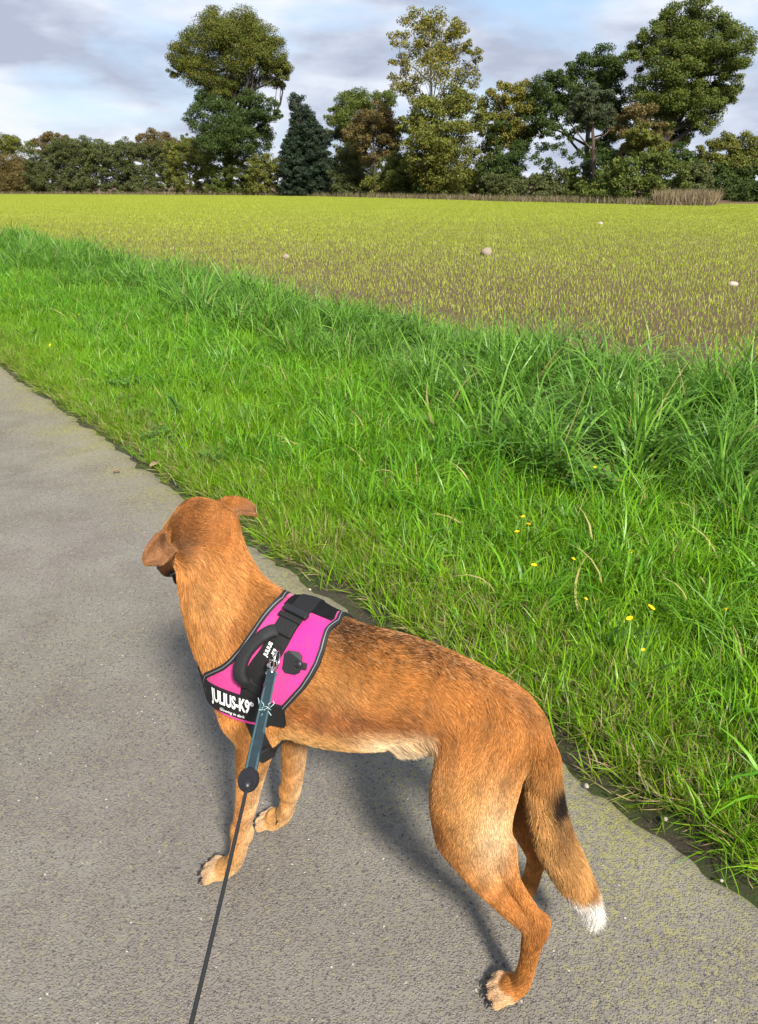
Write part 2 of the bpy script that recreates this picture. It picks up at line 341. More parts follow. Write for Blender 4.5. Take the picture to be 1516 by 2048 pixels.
tree('conifer', 'feathery grey-green conifer with a brown trunk in front of the dark arching tree', 'tree', 66, (1188, 408), (1182, 190), .20,
     [(1182,176,18),(1165,196,22),(1200,200,22),(1150,220,20),(1182,224,26),(1212,228,18),(1140,240,12),(1165,244,18),(1222,248,10),(1188,340,22),(1190,372,20)], FEATH, REDB, .17, 1.2, up=-1.)
tree('oak_tree', 'largest and darkest oak with a massive rounded crown at the right of the tree row', 'tree', 72, (1300, 410), (1350, 110), .6,
     [(1338,46,34),(1392,34,34),(1442,62,34),(1300,82,30),(1368,92,46),(1436,112,40),(1272,118,28),(1330,142,44),(1398,158,44),(1466,142,24),(1468,186,20),(1420,212,36),(1352,214,42),(1292,182,34),(1444,186,28),(1400,246,24),(1345,268,30),(1300,240,30),(1452,92,26),(1372,270,20),(1325,200,36),(1380,200,34),(1360,130,40),(1405,110,34)], MID, BARK, .17, 1.05, rs=1.1)
tree('broadleaf_tree', 'small orange-tinged olive tree low in front of the largest oak', 'tree', 64, (1275, 410), (1275, 240), .15,
     [(1262,222,18),(1288,232,24),(1248,252,22),(1308,254,22),(1272,276,26),(1322,280,18),(1250,298,22),(1298,302,26)], BROWN, BARK, .18, .9, extra=[([(1275,262,26),(1300,280,24),(1262,290,22),(1320,300,20)], OLIVE, .2, .8)])
tree('broadleaf_tree', 'rounded brown-topped tree at the right edge beyond the dry reeds', 'tree', 74, (1465, 411), (1465, 310), .25,
     [(1418,298,20),(1456,286,24),(1496,292,26),(1402,326,18),(1440,322,30),(1484,326,32),(1522,310,26)], OLIVE, BARK, .18, .95,
     extra=[([(1420,350,28),(1462,360,34),(1505,362,34),(1440,386,26),(1490,392,26),(1545,360,30)], DARK, .22, 1.0)])
for lb, Y, bl, mt in [('faint brown-topped tree far beyond the hedge at the left', 150, [(85,272,13),(108,276,14),(132,284,14),(150,292,12)], BROWN),
                      ('low dark treetop far beyond the hedge, second from the left', 150, [(182,290,9),(205,292,13),(228,296,10)], MID),
                      ('domed brownish tree far beyond the hedge nearest the oak', 145, [(282,282,14),(305,276,17),(330,282,16),(352,292,14)], BROWN),
                      ('low dark treetop peeking beside the oak trunk', 145, [(372,280,12),(392,288,14)], MID)]:
    tree('distant_tree', lb, 'tree', Y, (bl[1][0], 388), (bl[1][0], bl[1][1]), .3, [(x, y, r) for x, y, r in bl] + [(x, y+22, r+4) for x, y, r in bl], mt, BARK, .24, 1.0, 'distant trees beyond the hedge')
GB = 'bushes of the field hedge'
def bush(lb, Y, blobs, mt, dens=.53, leaf=.185, base=None, name='hedge_bush'):
    x = sum(b[0] for b in blobs)/len(blobs); fy = base or (392+max(0, x-550)*.02)
    if len(blobs) < 12: blobs = list(blobs)+[((p[0]+q[0])/2, (p[1]+q[1])/2, (p[2]+q[2])/2) for p, q in zip(blobs[:-1], blobs[1:])]
    low = [] if len(blobs) > 14 else [(b[0]+rng.uniform(-6, 6), fy-b[2]*.45, b[2]*.95) for b in blobs]+[(b[0]+rng.uniform(-9, 9), (b[1]+fy)/2, b[2]) for b in blobs if fy-b[1] > 45]
    return tree(name, lb, 'bush', Y, (x, fy), (x, min(b[1] for b in blobs)), .07, list(blobs)+low, mt, REDB, leaf, dens, GB, up=.5)
bush('bright green bush topping the hedge at the far left edge', 118, [(5,290,18),(30,288,16),(52,296,14),(-30,292,20)], OLIVE)
bush('russet brown bush at the foot of the hedge at the far left', 112, [(0,330,24),(35,335,24),(70,342,22),(20,362,24),(60,368,20),(-45,340,32)], BROWN)
def band_(x0, x1, top, r=15, step=15):
    out = []
    for x in np.arange(x0, x1+1, step):
        ty = top(x)+rng.uniform(-5, 5)+r*.6
        for y in np.arange(ty, 386, step*1.25): out.append((x+rng.uniform(-5, 5), y, r*rng.uniform(.8, 1.25)))
    return out
tp = lambda x: np.interp(x, [60, 90, 150, 240, 330, 400, 470, 560, 600], [300, 288, 284, 292, 284, 290, 305, 318, 335])
bush('long grey-green hedge bush nearest the left edge of the hedge, beside the russet one', 110, band_(70, 176, tp), HEDGE)
bush('grey-green bush between the two long left hedge bushes', 108, band_(172, 262, tp), HEDGE)
bush('grey-green bush under the domed distant tree', 106, band_(254, 350, tp), HEDGE)
bush('olive green bush left of the oak trunk', 103, band_(343, 426, tp), OLIVE)
bush('dark green bush at the foot of the oak', 99, band_(420, 512, tp), MID)
bush('olive bush between the oak and the cypress', 96, band_(508, 596, tp), OLIVE)
tq = lambda x: np.interp(x, [640, 690, 760, 820, 960, 1000, 1130, 1170, 1230], [320, 300, 330, 330, 350, 345, 345, 350, 330])
bush('low hedge growth filling in behind the cypress and the brown tree', 97, band_(655, 800, tq, 14, 16), HEDGE)
bush('low dark hedge growth behind the foot of the pale-trunked tree', 86, band_(815, 970, tq, 14, 16), MID)
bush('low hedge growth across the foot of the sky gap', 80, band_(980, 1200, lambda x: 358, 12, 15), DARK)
bush('shaded olive bush right beside the cypress', 88, [(688,302,20),(708,310,22),(712,330,24),(688,352,26),(720,364,24)], HEDGE)
bush('bright olive bush under the brown tree', 84, [(775,336,22),(800,342,22),(770,366,22),(812,370,20),(745,368,20)], OLIVE)
bush('dark bush at the foot of the pale-trunked tree', 79, [(850,372,20),(885,378,18),(920,380,18)], MID)
bush('low green bush left of the sky gap', 72, [(985,362,20),(1010,372,20),(1035,376,18)], HEDGE)
bush('rounded low green bush under the sky gap', 68, [(1062,366,20),(1092,360,22),(1122,366,22),(1080,384,18),(1112,388,18)], HEDGE)
bush('dark low bush at the foot of the conifer', 63, [(1160,382,18),(1185,388,18)], MID)
bush('big bright green bush in front of the largest oak', 58, [(1222,352,24),(1256,336,26),(1292,326,24),(1326,324,24),(1352,340,24),(1230,382,24),(1270,376,30),(1312,368,30),(1350,374,24)], MID, base=411)
bush('grey-brown twiggy bush beside the dry reeds', 60, [(1382,340,20),(1404,352,22),(1392,378,24),(1420,384,18)], HEDGE, .8, base=412)
bush('dark bush at the right edge under the brown-topped tree', 66, [(1480,388,20),(1512,386,22),(1545,380,26)], DARK, base=412)
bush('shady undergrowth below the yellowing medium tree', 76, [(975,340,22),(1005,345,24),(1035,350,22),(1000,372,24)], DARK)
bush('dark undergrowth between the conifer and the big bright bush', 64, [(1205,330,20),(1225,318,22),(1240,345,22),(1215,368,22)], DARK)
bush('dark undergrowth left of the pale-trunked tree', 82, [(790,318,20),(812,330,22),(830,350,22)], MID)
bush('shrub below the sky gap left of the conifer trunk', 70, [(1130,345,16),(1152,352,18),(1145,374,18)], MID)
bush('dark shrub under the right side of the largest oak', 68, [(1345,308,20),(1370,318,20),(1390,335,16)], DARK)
for k_, x_ in enumerate((-90, -190, -290, -390, -490)):
    bush(('olive', 'dark green', 'russet', 'grey-green', 'bright green')[k_]+' hedge bush continuing the far hedge beyond the left edge of the photo', 122+k_*4, [(x_+dx, y, 34) for dx in (-42, 0, 42) for y in (310, 350)], (OLIVE, MID, BROWN, HEDGE, OLIVE)[k_], .45, .3, base=392)
for k_, x_ in enumerate((1610, 1720, 1830)):
    bush(('dark green', 'olive', 'grey-green')[k_]+' bush continuing the hedge beyond the right edge of the photo', 66, [(x_+dx, y, 36) for dx in (-36, 10, 46) for y in (330, 372)], (MID, OLIVE, HEDGE)[k_], .45, .3, base=412)
# dry reeds and dead grass along the foot of the hedge
def reeds(name, label, x0, x1, Yf, n, h, cols, lean=.25):
    px = rng.uniform(x0, x1, n); Y = np.array([Yf(x) for x in px])+rng.normal(0, .9, n); by = np.array([gp(x, 1000)[0]/gp(x, 1000)[1]*0+x for x in px])
    foot = np.array([(ray(x, 400)[0]/ray(x, 400)[1]*y, y, 0.) for x, y in zip(px, Y)])
    hh = h*(.45+.75*rng.random(n)); d = rng.normal(size=(n, 3))*lean; d[:, 2] = 1; top = foot+d*hh[:, None]; w = .016+.016*rng.random(n)
    side = rng.normal(size=(n, 3)); side[:, 2] = 0; side /= np.linalg.norm(side, axis=1)[:, None]; mid = foot*.45+top*.55+side*.02
    V = np.stack([foot-side*w[:, None], foot+side*w[:, None], mid+side*w[:, None]*.8, top, mid-side*w[:, None]*.8], 1).reshape(-1, 3)
    F = (np.arange(n)[:, None]*5+np.arange(5)).astype(int)
    me = mesh(name, V, F); T = np.stack([rng.random(n), rng.random(n), np.zeros(n), np.ones(n)], 1)
    a = me.attributes.new('tint', 'FLOAT_COLOR', 'POINT'); a.data.foreach_set('color', np.repeat(T, 5, 0).astype(np.float32).ravel())
    tag(link(name, me, None, [cols]), label, 'dry grass', kind='stuff')
DRY = leaf_mat('dry_grass', (.12, .088, .050), (.32, .25, .16), (.16, .15, .05), .2, .2)
DRYD = leaf_mat('dead_stems', (.10, .070, .045), (.25, .20, .13), (.10, .11, .03), .35, .2)
hy = lambda x: np.interp(x, [-200, 300, 590, 800, 1000, 1300, 1700], [112, 102, 94, 78, 66, 55.5, 53])
reeds('reeds', 'pale dry reeds standing at the foot of the big green bush', 1312, 1432, hy, 3800, .95, DRY, .30)
reeds('dead_grass', 'brown dead grass and bramble stems along the foot of the hedge', 640, 1300, hy, 5000, .55, DRYD, .35)
reeds('dead_grass', 'brown dead stems along the foot of the left hedge', -150, 640, hy, 4000, .45, DRYD, .3)
# ---------------------------------------------------------------- grass of the verge, seedlings of the field
def blades(n, rad, h, w, lean, curl, seg=4, hvar=.35, upright=1.):
    """a tuft of n curved, tapering blades"""
    a = rng.random(n)*2*math.pi; r0 = rad*np.sqrt(rng.random(n)); base = np.stack([np.cos(a)*r0, np.sin(a)*r0, np.zeros(n)], 1)
    az = a+rng.normal(0, .9, n); hh = h*(1-hvar+2*hvar*rng.random(n))
    dirh = np.stack([np.cos(az), np.sin(az), np.zeros(n)], 1); le = lean*rng.random(n); cu = curl*(.3+rng.random(n))
    side = np.stack([-np.sin(az), np.cos(az), np.zeros(n)], 1); tw = rng.normal(0, .5, n); side = side*np.cos(tw)[:, None]+dirh*np.sin(tw)[:, None]
    ww = w*(.6+.8*rng.random(n)); V = []; T = []
    p = base.copy(); ang = le.copy()
    for k in range(seg+1):
        t = k/seg; wk = ww*(1-.15*t if t < .5 else (1-t)*1.85)
        if k == seg: V.append(p[:, None])
        else: V.append(np.stack([p-side*wk[:, None]/2, p+side*wk[:, None]/2], 1))
        T.append(np.full(V[-1].shape[:2], t))
        st_ = (hh/seg)[:, None]; p = p + st_*(dirh*np.sin(ang)[:, None] + np.array([0, 0, 1.])*np.cos(ang)[:, None]); ang = np.minimum(ang+cu/seg*(1+t), 2.6)
    V = np.concatenate(V, 1); T = np.concatenate(T, 1); m_ = V.shape[1]; F = []
    for k in range(seg-1): F.append((2*k, 2*k+1, 2*k+3, 2*k+2))
    tri = (2*(seg-1), 2*(seg-1)+1, 2*seg)
    off = np.arange(n)[:, None]*m_
    F = [tuple(int(x) for x in off[i]+np.array(f)) for i in range(n) for f in F+[tri]]
    tint = np.stack([np.repeat(rng.random(n)[:, None], m_, 1), T, np.repeat(rng.random(n)[:, None], m_, 1), np.ones_like(T)], -1)
    return V.reshape(-1, 3), F, tint.reshape(-1, 4)
def grass_mesh(sets):
    V = []; F = []; T = []
    for v, f, t in sets:
        o = sum(len(x) for x in V); F += [tuple(i+o for i in q) for q in f]; V.append(v); T.append(t)
    me = mesh('tuft', np.concatenate(V), F, True); a = me.attributes.new('tint', 'FLOAT_COLOR', 'POINT'); a.data.foreach_set('color', np.concatenate(T).astype(np.float32).ravel()); return me
def grass_mat(name, c1, c2, dry, dryf, root, tr=.30, rough=.40):
    m = Mat(name); a = m.attr('tint'); sp = m.n('ShaderNodeSeparateColor'); m.l(a.outputs['Color'], sp.inputs[0])
    oi = m.n('ShaderNodeObjectInfo'); P = m.pos()
    f = m.math('ADD', m.math('MULTIPLY', sp.outputs[0], .75), m.math('MULTIPLY', m.noise(P, 1.1, 4, .65), .70))
    c = m.mix(m.ramp(f, (.25, 0), (.95, 1)), c1, c2)
    c = m.mix(m.math('MULTIPLY', oi.outputs['Random'], .25), c, tuple(x*.75 for x in c1))
    c = m.mix(m.ramp(sp.outputs[1], (.0, 1), (.35, 0)), c, root)
    c = m.mix(m.ramp(sp.outputs[2], (1-dryf, 0), (min(1, 1-dryf+.02), 1)), c, dry)
    m.color(c); m.set(Roughness=rough); m.b.inputs['Specular IOR Level'].default_value = .3; m.translucent(c, tr); return m.m
G_SHORT = grass_mat('grass_short', (.058, .180, .004), (.200, .390, .010), (.38, .33, .12), .03, (.13, .20, .03))
G_MED = grass_mat('grass_medium', (.042, .165, .006), (.165, .385, .018), (.38, .33, .12), .04, (.14, .19, .04))
G_EDGE = grass_mat('grass_edge', (.075, .150, .006), (.200, .300, .012), (.34, .27, .13), .22, (.20, .17, .08))
G_TALL = grass_mat('grass_tall', (.045, .150, .010), (.165, .340, .036), (.30, .25, .10), .025, (.08, .12, .03))
G_DRY = grass_mat('grass_dead', (.22, .17, .09), (.38, .31, .18), (.15, .11, .07), .3, (.15, .12, .07), .2, .7)
G_SEED = grass_mat('seedling', (.250, .330, .024), (.410, .480, .052), (.40, .33, .15), .03, (.30, .33, .08), .35)
G_LEAF = grass_mat('broad_leaf', (.045, .130, .015), (.110, .240, .030), (.25, .20, .05), .04, (.06, .12, .02), .3, .5)
SRC = []
def source(sets, mat):
    me = grass_mesh(sets); me.materials.append(mat); SRC.append(me); return len(SRC)-1
V_SHORT = [source([blades(20, .060, h, .0030, .7, cu, 4, .5), blades(6, .06, h*1.35, .0036, .5, 1.7, 5, .3)], G_SHORT) for h, cu in ((.070, .8), (.095, 1.2), (.115, 1.6), (.080, 1.0), (.10, .5))]
V_MED = [source([blades(26, .07, h, .0060, .75, cu, 6, .4)], G_MED) for h, cu in ((.20, 1.9), (.25, 2.3), (.17, 1.5))]
V_SHORT2 = [source([blades(22, .055, .15, .0042, .5, 1.3, 5)], G_SHORT) for _ in range(3)]
V_EDGE = [source([blades(20, .055, .085, .0030, .9, .9, 4), blades(8, .05, .10, .0024, 1.2, .5, 3)], G_EDGE) for _ in range(3)]
V_TALL = [source([blades(30, .075, h, .0088, .5, cu, 6, .4)], G_TALL) for h, cu in ((.34, 1.5), (.42, 1.9), (.48, 2.2), (.30, 1.2), (.40, 1.6))]
V_BENT = [source([blades(30, .08, .46, .0082, .9, 2.8, 7, .35)], G_TALL) for _ in range(3)]
V_DRY = [source([blades(12, .05, .10, .0026, 1.5, .5, 3)], G_DRY) for _ in range(2)]
def leafy(n, rad, h, size):
    """small three-part leaves on stalks (clover) or serrated-looking nettle leaves"""
    V = []; F = []; T = []; o = 0
    for i in range(n):
        a = rng.random()*6.28; r = rad*math.sqrt(rng.random()); z = h*(.4+.6*rng.random()); c = np.array([math.cos(a)*r, math.sin(a)*r, z]); tt = rng.random()
        for k in range(3):
            b = a+k*2.09+rng.normal()*.2; d = np.array([math.cos(b), math.sin(b), rng.normal()*.25+.1]); s = np.array([-math.sin(b), math.cos(b), rng.normal()*.2]); q = size*(.7+.5*rng.random())
            V += [c, c+d*q*.5+s*q*.36, c+d*q*.95+s*q*.12, c+d*q*.95-s*q*.12, c+d*q*.5-s*q*.36]; F += [(o, o+1, o+2, o+3, o+4)]; T += [(tt, .8, rng.random(), 1)]*5; o += 5
    return np.array(V), F, np.array(T)
V_CLOV = [source([leafy(26, .08, .085, .020)], G_LEAF) for _ in range(2)]
V_NETT = [source([leafy(90, .13, .26, .032)], G_LEAF) for _ in range(2)]
V_DOCK = [source([blades(7, .02, .20, .034, .9, 1.0, 5)], G_LEAF) for _ in range(2)]
# seedling patch: drill rows, 1.0 x 1.0 m
def seed_patch():
    sets = []; V = []; F = []; T = []; o = 0
    for r in range(8):
        y = (r+.5)/8-.5
        for k in range(38):
            if rng.random() < .14: continue
            x = (k+rng.random())/38-.5; v, f, t = blades(1+int(rng.random() < .6), .006, .060, .0065, .35, .8, 2, .45)
            v = v+np.array([x, y+rng.normal()*.014, 0]); F += [tuple(i+o for i in q) for q in f]; V.append(v); T.append(t); o += len(v)
    me = mesh('seedling_patch', np.concatenate(V), F); a = me.attributes.new('tint', 'FLOAT_COLOR', 'POINT'); a.data.foreach_set('color', np.concatenate(T).astype(np.float32).ravel())
    me.materials.append(G_SEED); SRC.append(me); return len(SRC)-1
V_SEED = [seed_patch() for _ in range(4)]
SRCC = bpy.data.collections.new('tuft_sources')
for i, me in enumerate(SRC):
    SRCC.objects.link(bpy.data.objects.new('src_%03d' % i, me))
GN = bpy.data.node_groups.new('scatter', 'GeometryNodeTree')
GN.interface.new_socket('Geometry', in_out='INPUT', socket_type='NodeSocketGeometry'); GN.interface.new_socket('Geometry', in_out='OUTPUT', socket_type='NodeSocketGeometry')
gi = GN.nodes.new('NodeGroupInput'); go = GN.nodes.new('NodeGroupOutput'); iop = GN.nodes.new('GeometryNodeInstanceOnPoints'); ci = GN.nodes.new('GeometryNodeCollectionInfo')
ci.inputs[0].default_value = SRCC; ci.inputs['Separate Children'].default_value = True; ci.inputs['Reset Children'].default_value = True
def nat(name, t):
    x = GN.nodes.new('GeometryNodeInputNamedAttribute'); x.data_type = t; x.inputs[0].default_value = name; return x.outputs[0]
GN.links.new(gi.outputs[0], iop.inputs['Points']); GN.links.new(ci.outputs[0], iop.inputs['Instance']); iop.inputs['Pick Instance'].default_value = True
GN.links.new(nat('vid', 'INT'), iop.inputs['Instance Index']); GN.links.new(nat('rot', 'FLOAT_VECTOR'), iop.inputs['Rotation']); GN.links.new(nat('scl', 'FLOAT'), iop.inputs['Scale'])
GN.links.new(iop.outputs[0], go.inputs[0])
def scatter(name, label, P, vid, rot, scl, cat='grass'):
    me = bpy.data.meshes.new(name); n = len(P); me.vertices.add(n); me.vertices.foreach_set('co', np.asarray(P, np.float32).ravel())
    me.attributes.new('vid', 'INT', 'POINT').data.foreach_set('value', np.asarray(vid, np.int32))
    me.attributes.new('rot', 'FLOAT_VECTOR', 'POINT').data.foreach_set('vector', np.asarray(rot, np.float32).ravel())
    me.attributes.new('scl', 'FLOAT', 'POINT').data.foreach_set('value', np.asarray(scl, np.float32)); me.update()
    o = link(name, me); md = o.modifiers.new('scatter', 'NODES'); md.node_group = GN; tag(o, label, cat, kind='stuff'); return o
def grow(name, label, dens, s0, s1, t0, t1, vids, keep, tilt=.15, smin_=.8, smax=1.25, lean=None, sfun=None):
    n = int(dens*(s1-s0)*(t1-t0)); s = rng.uniform(s0, s1, n); t = rng.uniform(t0, t1, n)
    k = rng.random(n) < keep(s, t); s, t = s[k], t[k]; n = len(s); xy = st(s, t); z = verge_z(s, t) if s0 > 0 else np.full(n, .02)
    inview = (xy[:, 1] > .2) & (np.abs(xy[:, 0]) < xy[:, 1]*.62+1.6) | (t < 8)
    s, t, xy, z = s[inview], t[inview], xy[inview], z[inview]; n = len(s)
    rot = np.stack([rng.normal(0, tilt, n), rng.normal(0, tilt, n), rng.random(n)*6.283], 1)
    if lean is not None:
        rot[:, 2] = rng.normal(0, .35, n)
        # lean towards the lane: turn about the lane direction
        l = lean(s, t); rot[:, 0] += 0; ax = np.array([RD[0], RD[1]]); rot[:, 0] += -l*ax[0]*1.0; rot[:, 1] += -l*ax[1]*1.0
    sc = rng.uniform(smin_, smax, n)*(sfun(s, t) if sfun else 1)
    return scatter(name, label, np.concatenate([xy, (z-.008)[:, None]], 1), rng.choice(vids, n), rot, sc)
edge_s = lambda t: 1.372 + .055*(fbm(t*2.1, t*0, 4, 3)-.47) + .035*(vnoise(t*11, t*0, 9)-.5)
bound = lambda t: TALL_S + .9*(fbm(t*.45, t*0+3, 3, 31)-.45) + .25*(vnoise(t*2.2, t*0, 7)-.5)
fb = lambda t: FIELD_S + .9*(fbm(t*.35, t*0+7, 3, 41)-.5) + .5*(vnoise(t*1.1, t*0, 17)-.5)
clump = lambda s, t: fbm(s*2.6, t*2.6, 3, 51)
sm = lambda x: np.clip(x, 0, 1)
grow('short_grass', 'short bright yellow-green grass filling the verge beside the path', 420, 1.42, 4.2, -3, 46, V_SHORT,
     lambda s, t: sm((s-edge_s(t)-.015-.025*sm((2.6-t)/1.2))/.08)*sm((bound(t)+.5-s)/.6), .2, .8, 1.3)
grow('short_grass', 'longer blades of bright green grass in loose clumps in the verge', 130, 1.65, 4.2, -3, 46, V_SHORT2,
     lambda s, t: sm((clump(s, t)-.36)*6)*sm((s-1.6)/.5)*sm((bound(t)+.6-s)/.5), .25, .8, 1.35)
grow('medium_grass', 'half-long glossy grass blades bending over in the middle of the verge', 120, 1.7, 3.9, -3, 46, V_MED,
     lambda s, t: (sm((s-1.95-.5*(vnoise(s*0+1, t*.7, 19)-.5))/.8)*.8+sm((clump(s+7, t)-.47)*7)*.6)*sm((bound(t)+.5-s)/.5), .28, .65, 1.3)
grow('edge_grass', 'thin straw-flecked grass leaning over the asphalt edge', 700, 1.34, 1.95, -3, 40, V_EDGE,
     lambda s, t: sm((s-edge_s(t)+.02-(.03+.035*sm((2.6-t)/1.2))*(vnoise(t*3.1, t*0, 77)+.4))/.08)*sm((1.95-s)/.3)*.9, .3, .75, 1.2, lambda s, t: .75*sm((1.80-s)/.35))
grow('dead_grass', 'dead straw lying along the asphalt edge', 420, 1.36, 1.75, -3, 30, V_DRY,
     lambda s, t: sm((s-edge_s(t)-.03)/.05)*sm((vnoise(s*5, t*5, 91)-.30)*4), .4, .7, 1.2)
grow('tall_grass', 'tall bluish-green grass arching over in tussocks before the field', 62, 2.3, 5.9, -4, 50, V_TALL,
     lambda s, t: sm((s-bound(t)+.15)/.5)*sm((fb(t)-s)/.25)*sm((clump(s, t)-.30)*5), .22, .7, 1.25, None, lambda s, t: .30+1.35*fbm(s*.9, t*.9, 3, 61))
grow('tall_grass', 'long bent-over grass blades in the deepest part of the verge', 26, 2.7, 5.8, -4, 50, V_BENT,
     lambda s, t: sm((s-bound(t)-.25)/.5)*sm((fb(t)-s)/.2)*sm((clump(s+9, t)-.38)*6), .35, .75, 1.25)
grow('tall_grass', 'scattered taller tussocks standing in the short grass', 7.0, 1.9, 3.4, -3, 46, V_TALL,
     lambda s, t: sm((clump(s+4, t+2)-.5)*8)*sm((bound(t)-s+.2)/.3), .2, .45, .75)
grow('clover', 'low clover and small round weeds among the verge grass', 60, 1.55, 3.6, -3, 16, V_CLOV,
     lambda s, t: sm((fbm(s*1.9, t*1.9, 3, 71)-.55)*9), .1, .8, 1.4)
grow('nettles', 'dark leafy nettle patches between the tall grass', 10, 2.6, 5.4, -2, 26, V_NETT,
     lambda s, t: sm((fbm(s*.9+3, t*.9, 3, 81)-.60)*12)*sm((fb(t)-.3-s)/.2), .1, .7, 1.1)
grow('dock_leaves', 'broad upright dock leaves scattered through the verge grass', 5, 1.7, 3.9, -2, 18, V_DOCK,
     lambda s, t: .5+0*s, .15, .6, 1.15)
grow('short_grass', 'short grass on the far side of the path', 60, -5.6, -2.2, -4, 30, V_SHORT, lambda s, t: .9+0*s, .2, .9, 1.5)
# seedlings: patches laid side by side along the drill rows
gs, gt = np.meshgrid(np.arange(4.6, 150, .98), np.arange(-60, 150, .98), indexing='ij'); gs = gs.ravel(); gt = gt.ravel(); xy = st(gs, gt)
hedge_y = np.interp(xy[:, 0]/np.maximum(xy[:, 1], .1)*FPX*.92+758, [-400, 300, 590, 800, 1000, 1300, 1900], [116, 104, 97, 80, 68, 57, 53])
k = (xy[:, 1] > 2) & (np.abs(xy[:, 0]) < xy[:, 1]*.85+5) & (xy[:, 1] < hedge_y) & (gs > FIELD_S-.35)
gs, gt, xy = gs[k], gt[k], xy[k]; n = len(gs)
rot = np.zeros((n, 3)); rot[:, 2] = math.atan2(RD[1], RD[0]) + math.pi*rng.integers(0, 2, n)
scatter('seedlings', 'rows of young yellow-green cereal seedlings over brown soil', np.concatenate([xy, (field_z(gs, gt)-.004)[:, None]], 1), rng.choice(V_SEED, n), rot, np.clip(.80+.46*fbm(gs*.25, gt*.04, 3, 13), .97, 1.2)*np.clip(1.25-.25*np.exp(-np.maximum(np.hypot(xy[:, 0], xy[:, 1])-14, 0)/20.), .9, 1.3), 'seedlings')
# ---------------------------------------------------------------- dog body (implicit surface, meshed by surface nets)
DOG_O = np.array([0.275, 1.075]); DOG_F = np.array([-.9282, .37208]); DOG_L = np.array([-.37208, -.9282])
def L2W(p):
    p = np.asarray(p, float)
    xy = DOG_O + p[..., 0:1]*DOG_F + p[..., 1:2]*DOG_L
    return np.concatenate([xy, p[..., 2:3]], -1)
def L2Wd(p):
    p = np.asarray(p, float)
    return np.concatenate([p[..., 0:1]*DOG_F + p[..., 1:2]*DOG_L, p[..., 2:3]], -1)

